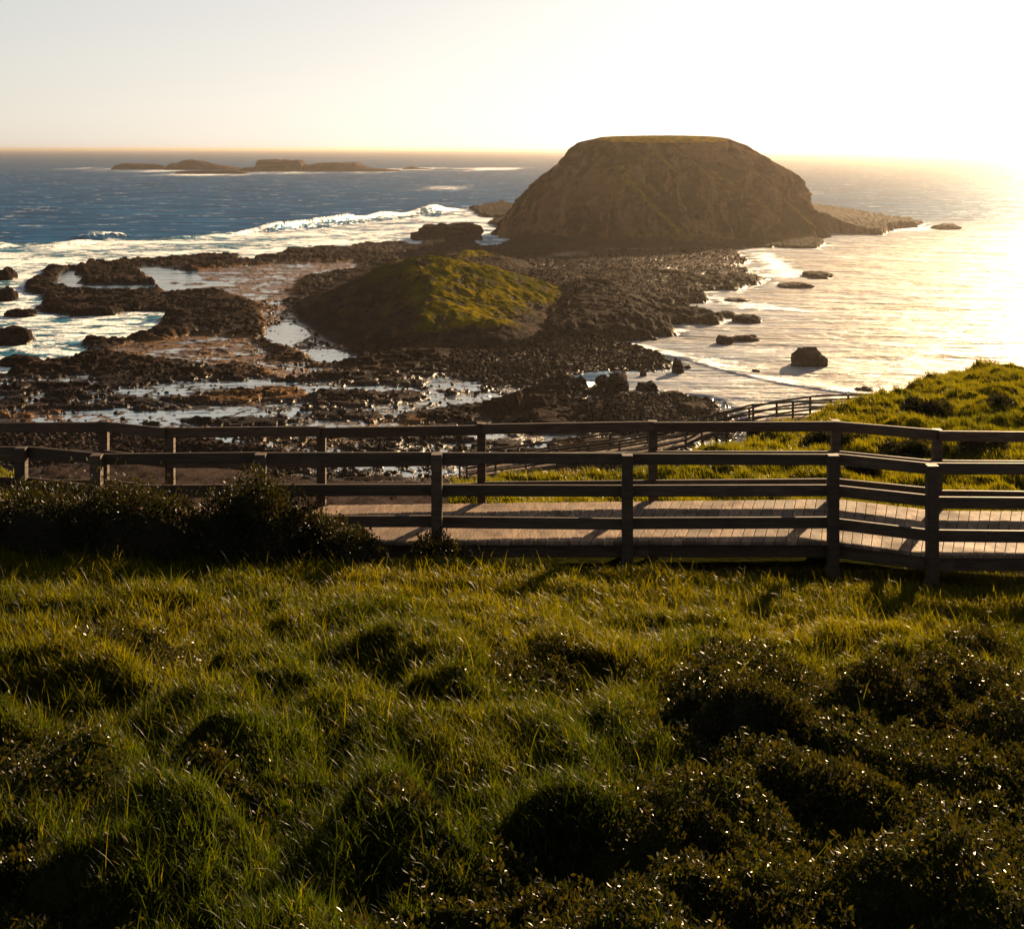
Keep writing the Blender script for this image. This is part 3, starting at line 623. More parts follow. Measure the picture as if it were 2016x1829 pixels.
rock('sea_rock', 'big square dark boulder standing alone in the bright bay', GB, 1596, 722, 62, 27, 5, 1, 0.8)
rock('sea_rock', 'small upright pointed boulder near the cobbled water edge', GS, 1336, 735, 22, 22, 2.4, 2, 0.3)
rock('sea_rock', 'squat dark block with a low slab trailing to its right in the bay', GB, 1429, 678, 30, 13, 3.5, 3, 0.6)
rock('sea_rock', 'long thin low slab just right of the squat block in the bay', GB, 1466, 672, 56, 8, 3, 4, 0.5)
rock('sea_rock', 'low reddish reef rock left of its flatter neighbour off the pointed ledge', GB, 1436, 626, 32, 9, 6, 5, 0.4)
rock('sea_rock', 'flat wide reef rock right of its smaller neighbour off the pointed ledge', GB, 1475, 636, 54, 11, 7, 6, 0.4)
rock('sea_rock', 'thin faint reef strip in white water off the upper bay shore', GB, 1455, 594, 46, 4, 6, 7, 0.3)
rock('sea_rock', 'golden low reef farthest right of the pair in the upper bay', GB, 1618, 548, 54, 8, 14, 8, 0.4)
rock('sea_rock', 'golden flat reef left and nearer of the pair in the upper bay', GB, 1572, 567, 62, 6, 10, 9, 0.4)
rock('sea_rock', 'low rock past the tip of the long ledge right of the island', GB, 1870, 452, 46, 8, 14, 10, 0.4)
rock('sea_rock', 'tiny dark rock in the bay left of the big square boulder', GB, 1490, 733, 16, 4, 1.5, 11, 0.4)
rock('sea_rock', 'round boulder touching the larger one at the cove', GS, 1187, 763, 28, 18, 4, 12, 0.4)
rock('sea_rock', 'largest round boulder at the head of the small cove', GS, 1216, 775, 44, 30, 6, 13, 0.4)
rock('sea_rock', 'low double boulder right of the cove on pale water', GS, 1276, 771, 40, 14, 4, 14, 0.3)
rock('sea_rock', 'little round stone left of the upright boulder', GS, 1267, 741, 12, 9, 1.5, 15, 0.3)
rock('sea_rock', 'small dark stone just right of the upright boulder', GS, 1354, 726, 13, 5, 1.2, 16, 0.3)
rock('sea_rock', 'flat seaweedy rock on pale water below the upright boulder', GS, 1328, 783, 46, 8, 4, 17, 0.3)
rock('sea_rock', 'dark rounded rock mass beside the far ramp of the lower boardwalk', GS, 1370, 823, 62, 20, 7, 18, 0.3)
rock('sea_rock', 'low rock in the bay just above the lower boardwalk rail', GB, 1706, 773, 34, 8, 3, 19, 0.3)
rock('sea_rock', 'large dark loaf-shaped rock in surf behind the green knoll', GW, 879, 474, 126, 27, 18, 20, 0.7)
rock('sea_rock', 'dark rock with brown foot at the left edge in churned water', GW, 12, 680, 74, 28, 9, 21, 0.4)
rock('sea_rock', 'pointed low rock alone in foam near the left edge', GW, 33, 625, 54, 13, 5, 22, 0.3)
rock('sea_rock', 'dark rock cut by the left edge, uppermost of the edge rocks', GW, 4, 552, 32, 20, 8, 23, 0.5)
rock('sea_rock', 'dark rock cut by the left edge, second from the top', GW, 5, 594, 36, 22, 7, 24, 0.5)
rock('sea_rock', 'low black rock at the left edge above the boulder platform', GW, 30, 722, 76, 16, 6, 25, 0.4)

# cobbles and boulders strewn over the shore: one mesh, nobody could count them
def scatter(name, n, polys, smin, smax, seed, water_ok=False, label='', pw=3.0):
    r = np.random.default_rng(seed); vs_, fs_, k0 = [], [], 0; v0, f0 = ICO1
    P = np.zeros((0, 2))
    for poly, cnt in polys:
        mn, mx = poly.min(0), poly.max(0); got = 0
        while got < cnt:
            q = r.uniform(mn, mx, (cnt * 3, 2))
            q = q[sdist(q[:, 0], q[:, 1], poly) > -1.5][:cnt - got]; P = np.concatenate([P, q]); got += len(q)
    zz, sd, fl, cb = shore(P[:, 0], P[:, 1])
    ok = (zz > -0.45) | (sd > -2.0); P = P[ok]; zz = zz[ok]; n = len(P)
    s = smin + (smax - smin) * r.random(n) ** pw
    jit = 1 + 0.28 * r.standard_normal((n, len(v0), 1)).clip(-1.5, 1.5) * 0.7
    an = r.uniform(0, 6.28, n); ca, sa = np.cos(an), np.sin(an); sc = np.stack([s * r.uniform(.8, 1.3, n), s * r.uniform(.8, 1.3, n), s * r.uniform(.55, .95, n)], -1)
    v = v0[None] * jit * sc[:, None, :]; x = v[..., 0] * ca[:, None] - v[..., 1] * sa[:, None]; y = v[..., 0] * sa[:, None] + v[..., 1] * ca[:, None]
    co = np.stack([x + P[:, 0:1], y + P[:, 1:2], v[..., 2] + (np.maximum(zz, -0.3) + s * 0.25)[:, None]], -1).reshape(-1, 3)
    f = (f0[None] + (np.arange(n) * len(v0))[:, None, None]).reshape(-1, 3)
    kd = np.zeros((n, len(v0), 4)); kd[..., 2] = (r.random(n) * 0.8)[:, None]; kd[..., 3] = 1
    o = mesh_np(name, co, f, M_rock, {'kind': kd.reshape(-1, 4)}, smooth=False); return tag(o, label, 'rocks', kind='stuff')
COBW = [(COBB[0], 3500), (COBB[1], 6500), (COBB[2], 5500), (COBB[3], 3500), (gpoly([(1080, 760), (1430, 775), (1470, 860), (1200, 850), (1100, 800)]), 3500),
        (gpoly([(0, 735), (130, 712), (560, 745), (900, 720), (1200, 735), (1050, 830), (0, 830)]), 1500), (gpoly([(480, 600), (560, 590), (640, 690), (720, 720), (600, 740), (520, 700)]), 900),
        (gpoly([(0, 850), (900, 860), (900, 945), (0, 950)]), 2500)]
scatter('cobble_field', 0, COBW, 0.09, 0.50, 11, label='dark cobbles and small boulders strewn over the tidal shore')

# ------------------------------------------------------------------ far islets
def islet(name, label, pts, base_y, depth, seed):
    """skyline points (px, py) from left to right; block with steep sides"""
    Yb = F * H / (base_y - HY); n = 90; pxs = np.array([p[0] for p in pts], float); pys = np.array([p[1] for p in pts], float)
    xs = np.linspace(pxs[0], pxs[-1], n); hh = (base_y - np.interp(xs, pxs, pys)) / F * Yb
    xw = (xs - CX) / F * Yb; m = 24; vv = np.linspace(-1, 1, m)
    Xg = np.repeat(xw[None], m, 0); Vg = np.repeat(vv[:, None], n, 1)
    prof = np.clip((1 - np.abs(Vg)) / 0.28, 0, 1) ** 0.6
    Zg = hh[None] * prof * (1 + 0.30 * fbm(Xg * 0.03, Vg * 3, seed, 4)) - 1.0
    wdt = depth / 2 * (0.6 + 0.4 * np.sin(np.linspace(0.15, np.pi - 0.15, n)))[None] * (1 + 0.25 * fbm(Xg * 0.02, Vg, seed + 4, 3))
    Yg = Yb + depth / 2 + Vg * wdt
    x0, y0 = float(Xg.mean()), float(Yg.mean())
    o = grid_mesh(name, Xg - x0, Yg - y0, Zg, M_islet); o.location = (x0, y0, 0)
    return tag(o, label, 'islet', 'rocky islets on the horizon')
islet('rock_islet', 'low dark islet at the left end of the far reef chain', [(212, 334), (222, 325), (240, 322), (300, 324), (320, 328), (322, 334)], 334, 60, 1)
islet('rock_islet', 'far islet with a small flat-topped hump, second from left', [(312, 335), (330, 322), (345, 321), (350, 317), (384, 317), (398, 322), (430, 327), (475, 333), (480, 335)], 335, 90, 2)
islet('rock_islet', 'long thin reef slab nearest the viewer in the far chain', [(338, 343), (345, 338), (400, 336), (455, 335), (478, 340), (482, 343)], 343, 50, 3)
islet('rock_islet', 'tallest sheer flat-topped block of the far reef chain', [(460, 339), (470, 331), (498, 329), (501, 317), (540, 316), (584, 317), (589, 325), (594, 334), (596, 339)], 338, 110, 4)
islet('rock_islet', 'wide flat-topped far islet with a long low tail to its right', [(588, 339), (592, 325), (600, 325), (622, 322), (695, 321), (706, 327), (730, 332), (780, 335), (790, 338)], 338, 100, 5)
islet('rock_islet', 'low sunlit far reef at the right end of the chain', [(786, 334), (800, 329), (812, 328), (822, 331), (846, 332), (850, 334)], 334, 50, 6)

# ------------------------------------------------------------------ timber boardwalks
DECK_Z = H - 5.14; TOP_Z = H - 4.0
def P3(px, py, Y): return Vector(at(px, py, Y))
nearp = [(-420, 883, 18.4), (-150, 882, 18.36), (42, 881, 18.36), (190, 896, 17.92), (513, 893, 17.97), (860, 893, 17.97), (1235, 897, 17.92), (1640, 896, 17.92), (1835, 916, 17.34), (2190, 918, 17.30), (2500, 918, 17.3)]
farp = [(-420, 860, 20.1), (-60, 842, 20.2), (205, 827, 20.22), (335, 844, 19.75), (633, 844, 19.80), (948, 834, 20.0), (1285, 829, 20.15), (1645, 826, 20.2), (1845, 846, 19.55), (2190, 849, 19.45), (2500, 849, 19.45)]
near_pts = [P3(*p) for p in nearp]; far_pts = [P3(*p) for p in farp]
for q in near_pts[1:] + far_pts[1:]: q.z = lerp(q.z, TOP_Z, 0.9)
def fence(name, label, pts, inner, top_h, post_w=0.125, bottom=None, rails=((-0.0, 0.145), (0.42, 0.15), (0.84, 0.15)), group=None, th=0.045, skip_end=False):
    """pts: post tops. inner: +1 when the rails sit on the far (+Y) side of the posts"""
    root = empty(name, (pts[0].x, pts[0].y, pts[0].z - top_h)); tag(root, label, 'fence', group)
    for i, p in enumerate(pts):
        m = MB(); zb = bottom(p) if bottom else p.z - top_h - 0.5
        m.box((p.x, p.y, zb), (p.x, p.y, p.z + 0.003), post_w, post_w, up=(0, 1, 0), bev=0.006); m.build('post', M_wood, root)
    for i in range(len(pts) - 1):
        a, b = pts[i], pts[i + 1]; d = (b - a); d2 = Vector((d.x, d.y, 0)).normalized(); nrm = Vector((-d2.y, d2.x, 0)) * (inner * (post_w / 2 + th / 2 + 0.002))
        for k, (off, ht) in enumerate(rails):
            m = MB(); z = -off - ht / 2; e = 0.004 if inner > 0 else 0.004
            sag = random.uniform(-0.014, 0.014); z += random.uniform(-0.008, 0.008)
            e = random.uniform(0.003, 0.012); m.box(a + nrm + d2 * e + Vector((0, 0, z)), b + nrm - d2 * e + Vector((0, 0, z + sag)), th, ht, bev=0.005); m.build('rail', M_wood, root)
    return root
gz = lambda p: float(hill_z(np.array([p.x]), np.array([p.y]), False)[0]) - 0.35
fence('timber_fence', 'nearer weathered three-rail timber fence along the upper boardwalk', near_pts, +1, 1.14, 0.14, gz, group='boardwalk fences')
fence('timber_fence', 'farther weathered timber fence on the sea side of the upper boardwalk', far_pts, -1, 1.14, 0.125, gz, group='boardwalk fences')

def deck(name, label, NP, FP, zfun, plank=0.150, gap=0.012, joists=True, group=None, pile_bottom=gz):
    root = empty(name, (NP[0][0], NP[0][1], zfun(NP[0]))); tag(root, label, 'boardwalk', group)
    m = MB(); js = MB()
    for i in range(len(NP) - 1):
        a0, b0, a1, b1 = Vector(NP[i][:2]), Vector(FP[i][:2]), Vector(NP[i + 1][:2]), Vector(FP[i + 1][:2])
        Ls = max((a1 - a0).length, (b1 - b0).length); n = max(2, int(round(Ls / plank)))
        for k in range(n):
            def row(t): return a0.lerp(a1, t), b0.lerp(b1, t)
            za = lerp(zfun(NP[i]), zfun(NP[i + 1]), (k + 0.5) / n)
            t0, t1 = (k + gap / plank / 2) / n, (k + 1 - gap / plank / 2) / n
            A, B = row(t0); C, D = row(t1); ext = random.uniform(-0.012, 0.012); dz = random.uniform(-0.0025, 0.0025)
            dr = (B - A).normalized(); A = A - dr * (0.02 + ext); C = C - dr * (0.02 + ext); kk = len(m.v); T = 0.045; ch = 0.002
            for (q, z) in ((A, za + dz - ch), (B, za + dz - ch), (D, za + dz - ch), (C, za + dz - ch), (A, za - T), (B, za - T), (D, za - T), (C, za - T)): m.v.append((q.x, q.y, z))
            cA = A.lerp(C, 0.04) + dr * ch; cB = B.lerp(D, 0.04) - dr * ch; cD = D.lerp(B, 0.04) - dr * ch; cC = C.lerp(A, 0.04) + dr * ch
            for q in (cA, cB, cD, cC): m.v.append((q.x, q.y, za + dz))
            for f in ((8, 9, 10, 11), (0, 1, 9, 8), (1, 2, 10, 9), (2, 3, 11, 10), (3, 0, 8, 11), (0, 4, 5, 1), (1, 5, 6, 2), (2, 6, 7, 3), (3, 7, 4, 0), (7, 6, 5, 4)): m.f.append(tuple(kk + q for q in f))
    m.build('deck_boards', M_deck, root)
    for i in range(len(NP) - 1):
        for tt, ofs in ((NP, 0.10), (FP, -0.10)):
            a, b = Vector(tt[i][:2]), Vector(tt[i + 1][:2]); d = (b - a).normalized(); nn = Vector((-d.y, d.x)) * ofs
            z0, z1 = zfun(tt[i]) - 0.047, zfun(tt[i + 1]) - 0.047
            j = MB(); j.box((a.x + nn.x + d.x * .004, a.y + nn.y + d.y * .004, z0 - 0.095), (b.x + nn.x - d.x * .004, b.y + nn.y - d.y * .004, z1 - 0.095), 0.05, 0.19, bev=0.004); j.build('bearer', M_wood, root)
    for i in range(len(NP)):
        a, b = Vector(NP[i][:2]), Vector(FP[i][:2]); z = zfun(NP[i]) - 0.24
        d = (b - a).normalized()
        j = MB(); q0 = a + d * 0.14; q1 = b - d * 0.14
        j.box((q0.x, q0.y, z - 0.07), (q1.x, q1.y, z - 0.07), 0.09, 0.14, bev=0.004); j.build('cross_beam', M_wood, root)
        for q in (q0, q1):
            pl = MB(); zb = float(hill_z(np.array([q.x]), np.array([q.y]), False)[0]) - 0.4
            if z - 0.14 - zb > 0.05: pl.box((q.x, q.y, zb), (q.x, q.y, z - 0.142), 0.17, 0.17, up=(0, 1, 0), bev=0.006); pl.build('pile', M_wood, root)
    return root
def off_line(pts, o_):
    return [(p.x, p.y + o_, p.z) for p in pts]
bn_ = [near_pts[i] for i in (0, 2, 3, 7, 8, 10)]; bf_ = [far_pts[i] for i in (0, 2, 3, 7, 8, 10)]
NPt = [(p.x, p.y + 0.05, p.z) for p in bn_]; FPt = [(p.x, p.y - 0.075, p.z) for p in bf_]
def sub(L, n=5):
    out = []
    for i in range(len(L) - 1):
        k = n if (Vector(L[i + 1]) - Vector(L[i])).length > 5 else 1
        for j in range(k): out.append(tuple(Vector(L[i]).lerp(Vector(L[i + 1]), j / k)))
    out.append(L[-1]); return out
# subdivide both edges by the same counts
def subpair(A, B):
    ra, rb = [], []
    for i in range(len(A) - 1):
        k = max(1, int(round((Vector(A[i + 1]) - Vector(A[i])).length / 2.4)))
        for j in range(k): ra.append(tuple(Vector(A[i]).lerp(Vector(A[i + 1]), j / k))); rb.append(tuple(Vector(B[i]).lerp(Vector(B[i + 1]), j / k)))
    ra.append(A[-1]); rb.append(B[-1]); return ra, rb
NPt, FPt = subpair(NPt, FPt)
deck('boardwalk', 'grey plank boardwalk crossing the hillside between two timber fences', NPt, FPt, lambda p: DECK_Z)

ramp = [(1800, 773, 84), (1735, 775, 86), (1670, 776, 88), (1595, 779.5, 89.5), (1529, 788, 91.5), (1475, 802, 94), (1412, 815, 96), (1350, 828, 97), (1275, 841, 96.6), (1201, 853, 96), (1140, 861, 95.5), (1080, 869, 95), (1020, 877, 94.5), (961, 885, 94), (905, 893, 93.5)]
ro = [P3(*p) for p in ramp]; ri = []
for i, p in enumerate(ro):
    d = (ro[min(i + 1, len(ro) - 1)] - ro[max(i - 1, 0)]); d = Vector((d.x, d.y, 0)).normalized(); ri.append(p + Vector((-d.y, d.x, 0)) * 2.2 * 1.0)
if ri[3].y > ro[3].y: ri = [a * 2 - b for a, b in zip(ro, ri)]
gz2 = lambda p: float(hill_z(np.array([p.x]), np.array([p.y]), False)[0]) - 0.4
fence('timber_fence', 'seaward fence of the lower boardwalk seen against the bright bay', ro, -1 if True else 1, 1.14, 0.13, gz2, group='boardwalk fences', rails=((0, .13), (.42, .13), (.84, .13)))
fence('timber_fence', 'landward fence of the lower boardwalk rising from the grass slope', ri, +1, 1.14, 0.13, gz2, group='boardwalk fences', rails=((0, .13), (.42, .13), (.84, .13)))
deck('boardwalk', 'lower boardwalk ramp descending left beyond the green slope', [tuple(p) for p in ri], [tuple(p) for p in ro], lambda p: p[2] - 1.14)

# ------------------------------------------------------------------ plants
BM = gp  # alias
def blades(name, P, L, Wd, lean, dirx, tint, mat, segs=3, curve=1.0, parent=None, label=None):
    """P (n,3) roots; L length; Wd width; lean angle start; dirx bend direction angle"""
    n = len(P); k = segs + 1; t = np.linspace(0, 1, k)
    cd, sd2 = np.cos(dirx), np.sin(dirx)
    ang = lean[:, None] + curve[:, None] * t[None] ** 1.3            # angle from vertical along the blade
    dl = L[:, None] / segs
    hx = np.concatenate([np.zeros((n, 1)), np.cumsum(np.sin(ang[:, :-1]) * dl, 1)], 1); hz = np.concatenate([np.zeros((n, 1)), np.cumsum(np.cos(ang[:, :-1]) * dl, 1)], 1)
    cx_ = P[:, 0:1] + hx * cd[:, None]; cy_ = P[:, 1:2] + hx * sd2[:, None]; cz_ = P[:, 2:3] + hz
    fa = dirx + rng.uniform(0.5, 2.6, n); wx, wy = np.cos(fa), np.sin(fa)
    wd = Wd[:, None] * 0.5 * np.array([0.75, 1.0, 0.8, 0.0] if segs == 3 else ([0.8, 1.0, 0.9, 0.6, 0.0] if segs == 4 else [1.0, 0.8, 0.0]))[None]
    l_ = np.stack([cx_ - wx[:, None] * wd, cy_ - wy[:, None] * wd, cz_], -1)[:, :-1]; r_ = np.stack([cx_ + wx[:, None] * wd, cy_ + wy[:, None] * wd, cz_], -1)[:, :-1]
    tip = np.stack([cx_, cy_, cz_], -1)[:, -1:]
    co = np.concatenate([l_, r_, tip], 1); m = co.shape[1]; base = (np.arange(n) * m)[:, None]
    quads = [np.stack([base[:, 0] + i, base[:, 0] + segs + i, base[:, 0] + segs + i + 1, base[:, 0] + i + 1], -1) for i in range(segs - 1)]
    tri = np.stack([base[:, 0] + segs - 1, base[:, 0] + 2 * segs - 1, base[:, 0] + 2 * segs], -1)
    o = mesh_np(name, co.reshape(-1, 3), [np.concatenate(quads), tri], mat, {'tint': np.repeat(tint, m)}, parent=parent)
    return o

# low leafy shrubs: (px, py of foot, half width in px, height in px, kind label)
def leaves(C, size, nrm_dir, spread, r):
    """small pointed leaves (rhombus) around points C"""
    n = len(C); d = nrm_dir + spread * r.standard_normal((n, 3)); d /= np.linalg.norm(d, axis=1)[:, None] + 1e-9
    a = np.cross(d, r.standard_normal((n, 3))); a /= np.linalg.norm(a, axis=1)[:, None] + 1e-9
    L = size[:, None] * 1.0; w_ = size[:, None] * 0.24
    nn = np.cross(d, a)
    v = np.stack([C, C + d * L * 0.5 + a * w_, C + d * L + nn * L * 0.15, C + d * L * 0.5 - a * w_], 1)
    return v
def leaf_mesh(name, V, tint, mat, parent):
    n = len(V); f = np.arange(n * 4).reshape(n, 4); loc = np.array(parent.location)
    return mesh_np(name, V.reshape(-1, 3) - loc, f, mat, {'tint': np.repeat(tint, 4)}, parent=parent, smooth=False)
M_blocker = NT('blocker_core'); M_blocker = M_blocker.done(M_blocker.princ((0.012, 0.010, 0.006), 0.95, 0.1).outputs[0])
SHR = []
def shrub(label, cx, cyy, rx, ry, hz, nleaf, size, mat, group, seed, name='low_shrub', lobes=9, z0=None, tr=0.0):
    r = np.random.default_rng(seed)
    z0 = float(hill_z(np.array([cx]), np.array([cyy]))[0]) if z0 is None else z0
    root = empty(name, (cx, cyy, z0)); tag(root, label, 'shrub', group)
    lc = []
    for i in range(lobes):
        a = r.uniform(0, 6.28); q = r.uniform(0, 0.72) if i else 0
        lc.append((cx + q * rx * math.cos(a), cyy + q * ry * math.sin(a), r.uniform(0.38, 0.62) if i else 0.75, (r.uniform(0.5, 1.0) * (1 - 0.45 * q) if name == 'low_shrub' else r.uniform(0.82, 1.0) * (1 - 0.22 * q)) if i else 1.0))
    n = nleaf; k = r.integers(0, lobes, n); A = np.array(lc)[k]
    ph = r.uniform(0, 6.28, n); cz = r.uniform(-0.1, 1.0, n); sr = np.sqrt(np.clip(1 - cz * cz, 0, 1)); dv = np.stack([sr * np.cos(ph), sr * np.sin(ph), cz], -1)
    rr = 1 - 0.30 * r.random(n) ** 1.6; rr *= 1 + 0.22 * perlin(dv[:, 0] * 4 + A[:, 0] * 9, dv[:, 1] * 4 + dv[:, 2] * 3 + A[:, 1] * 9, seed)
    C = np.stack([A[:, 0] + dv[:, 0] * rr * rx * A[:, 2], A[:, 1] + dv[:, 1] * rr * ry * A[:, 2], z0 - 0.03 + dv[:, 2] * rr * hz * A[:, 3]], -1)
    gzv = hill_z(C[:, 0], C[:, 1]); C[:, 2] = C[:, 2] + (gzv - z0) ; ok = C[:, 2] > gzv - 0.05; C = C[ok]; dv = dv[ok]
    sz = size * r.uniform(0.6, 1.35, len(C)); V = leaves(C, sz, dv + np.array([0, 0, 0.5]), 0.75, r)
    tint = np.clip(0.45 + 0.3 * r.standard_normal(len(C)), 0, 0.87); tint = np.where(r.random(len(C)) < 0.05, 0.97, tint)
    leaf_mesh('foliage', V, tint, mat, root)
    # solid dark core added inside the leaves to block light
    vs_, fs_ = [], []; v0, f0 = ICO2; kk = 0
    for (ax, ay, sx, sz_) in lc:
        v = v0 * np.array([rx * sx * 0.72, ry * sx * 0.72, hz * sz_ * 0.70]) + np.array([ax, ay, 0]); v[:, 2] += hill_z(v[:, 0], v[:, 1]) - 0.06
        vs_.append(v); fs_.append(f0 + kk); kk += len(v0)
    mesh_np('light_blocker', np.concatenate(vs_) - np.array(root.location), np.concatenate(fs_), M_blocker, parent=root)
    SHR.append((cx, cyy, rx, ry)); return root
def ground_pt(px, py):
    Ys = np.linspace(5.5, 19, 400); Xs = (px - CX) / F * Ys; z = hill_z(Xs, Ys, False); yy = HY + F * (H - z) / Ys
    i = int(np.argmin(np.abs(yy - py))); return float(Xs[i]), float(Ys[i])
GF = 'leafy ground shrubs in the lower slope'
low = [
 (1500, 1450, 170, 110, 'broad dark mound right of centre below the right-hand grass hollow'),
 (1790, 1390, 190, 90, 'wide low mound along the right side under the end posts'),
 (1330, 1400, 60, 50, 'small dark tuft mound left beside the broad central-right mound'),
 (1940, 1480, 130, 90, 'dark leafy mound cut by the right edge, upper of the edge mounds'),
 (1650, 1560, 190, 80, 'spreading dark mound between the broad mound and the lower right corner'),
 (1900, 1680, 190, 110, 'largest black-green mound in the lower right corner'),
 (1480, 1690, 160, 80, 'leafy mound above the bottom edge, right of centre'),
 (1120, 1790, 200, 90, 'glinting leafy mound on the bottom edge at centre'),
 (1560, 1850, 200, 110, 'leafy mound cut by the bottom edge right of centre'),
 (1100, 1310, 80, 40, 'reddish small-leaved mound in the lit grass at centre'),
 (1240, 1560, 110, 60, 'small-leaved patch among grass left of the dark mounds'),
 (110, 1480, 130, 80, 'twiggy mound at the left edge at mid slope'),
 (230, 1270, 110, 50, 'dark low mound in the upper left grass'),
 (60, 1700, 120, 90, 'dark mound near the bottom left corner'),
 (380, 1560, 110, 50, 'thin leafy patch left of the deep shaded hollow'),
 (840, 1640, 120, 60, 'shaded leafy patch below the deep hollow at centre'),
 (1480, 1290, 90, 40, 'low mound in the lit grass below the right fence bend'),
 (1940, 1290, 110, 60, 'dark hump near the right edge just below the fence'),
]
for i, (px, py, wpx, hpx, lab) in enumerate(low):
    x, y = ground_pt(px, py); s = y / F; rx = wpx * s; hz = hpx * s * 0.75
    shrub(lab, x, y + rx * 0.3, rx, rx * 0.85, max(0.16, min(0.42, hz)), int(7600 * max(0.35, rx * rx * 3.2)), 0.034, M_shrub, GF, 900 + i)
GH = 'coastal bushes against the near fence'
shrub('long dark hedge-like bush hugging the left end of the near fence', -4.95, 16.95, 2.1, 0.85, 1.16, 60000, 0.045, M_bush, GH, 951, 'coastal_bush', 16)
shrub('dark bush at the left edge continuing the hedge along the fence', -7.6, 17.0, 1.5, 0.85, 1.16, 30000, 0.045, M_bush, GH, 952, 'coastal_bush', 9)
shrub('tallest rounded bush rising over the middle rail of the near fence', -3.1, 16.95, 0.85, 0.8, 1.16, 40000, 0.045, M_bush, GH, 953, 'coastal_bush', 7)
shrub('sloping dark bush right of the tallest rounded one by the deck', -2.25, 17.0, 0.70, 0.60, 0.66, 16000, 0.042, M_bush, GH, 954, 'coastal_bush', 5)
shrub('small dark bush at the foot of the post left of centre', -0.95, 17.3, 0.45, 0.38, 0.66, 8000, 0.04, M_bush, GH, 955, 'coastal_bush', 4)
shrub('small scrappy tuft under the centre post of the near fence', 1.45, 17.55, 0.28, 0.22, 0.30, 2500, 0.035, M_bush, GH, 956, 'coastal_bush', 3)

def bank_pt(px, py):
    Ys = np.linspace(20.5, 54, 600); Xs = (px - CX) / F * Ys; z = hill_z(Xs, Ys, False); yy = HY + F * (H - z) / Ys
    i = int(np.argmin(np.abs(yy - py))); return float(Xs[i]), float(Ys[i])
for i, (px, py, wpx, hz, lab) in enumerate([(1625, 872, 62, .5, 'dark rounded bush behind the bend post of the far fence'), (1490, 876, 34, .35, 'small dark bush on the bank left of the bend bush'),
    (1700, 930, 50, .35, 'low dark bush seen between the two bend posts under the rails'), (1800, 884, 70, .4, 'wide grey-green bush on the bank right of the bend'), (1935, 893, 66, .4, 'low bush on the bank near the right edge above the rails'),
    (1830, 808, 60, .35, 'dark tuft line across the middle of the right hill'), (1960, 800, 50, .4, 'dark tuft at the right edge halfway up the hill'), (1900, 750, 46, .3, 'small dark tuft near the crest of the right hill'), (1345, 932, 26, .25, 'little brown bush left of the bend, seen under the second rail')]):
    x, y = bank_pt(px, py); rx = wpx * y / F
    shrub(lab, x, y, rx, rx * 0.9, hz, int(2500 + 3500 * rx), 0.075, M_bush, 'bushes on the bank beyond the boardwalk', 1000 + i, 'bank_shrub', 6)
def in_shrub(x, y, k=0.75):
    m = np.zeros(x.shape, bool)
    for (cx, cy_, rx, ry) in SHR: m |= ((x - cx) / (rx * k)) ** 2 + ((y - cy_) / (ry * k)) ** 2 < 1
    return m
COV = [[(1290, 1330), (1480, 1300), (1700, 1340), (2300, 1300), (2500, 2100), (700, 2100), (760, 1800), (1000, 1690), (1200, 1640), (1290, 1520)],
       [(-200, 1430), (120, 1420), (200, 1520), (60, 1600), (-200, 1600)], [(950, 1290), (1130, 1290), (1150, 1350), (960, 1350)], [(330, 1530), (470, 1530), (500, 1620), (360, 1640)], [(-200, 1720), (150, 1720), (300, 2000), (-200, 2100)], [(160, 1240), (330, 1240), (340, 1300), (170, 1300)]]
COVW = [np.array([ground_pt(min(max(a, -900), 3000), min(b, 2000)) for a, b in P]) for P in COV]
def cover(x, y):
    d = np.full(x.shape, -9.0)
    for P in COVW: d = np.maximum(d, sdist(x, y, P))
    return sstep(-0.35, 0.35, d + 0.45 * fbm(x * 1.1, y * 1.1, 951, 3))
def ground_cover():
    r = np.random.default_rng(44); n = 560000
    x = r.uniform(-1, 1, n); y = np.sqrt(r.uniform(5.4 ** 2, 14.5 ** 2, n)); x = x * (0.42 * y + 2.3)
    k = r.random(n) < cover(x, y) * (0.75 + 0.25 * np.sin(x * 0)); x, y = x[k], y[k]; n = len(x)
    w_, i_ = worley(x * 4.5, y * 4.5, 71)
    z = hill_z(x, y) + 0.24 * (0.75 - w_) * (0.4 + i_) * r.random(n) ** 0.35 + 0.02
    C = np.stack([x, y, z], -1); nd = np.stack([r.normal(0, .5, n), r.normal(0, .5, n), np.ones(n)], -1)
    V = leaves(C, 0.034 * r.uniform(0.55, 1.5, n), nd, 1.0, r); tint = np.clip(0.4 + 0.3 * r.standard_normal(n), 0, 0.87); tint = np.where(r.random(n) < 0.04, 0.97, tint)
    f = np.arange(n * 4).reshape(n, 4); o = mesh_np('ground_cover', V.reshape(-1, 3), f, M_shrub, {'tint': np.repeat(tint, 4)}, smooth=False)
    tag(o, 'dark creeping small-leaved ground cover over the lower slope', 'ground cover', kind='stuff')
ground_cover()
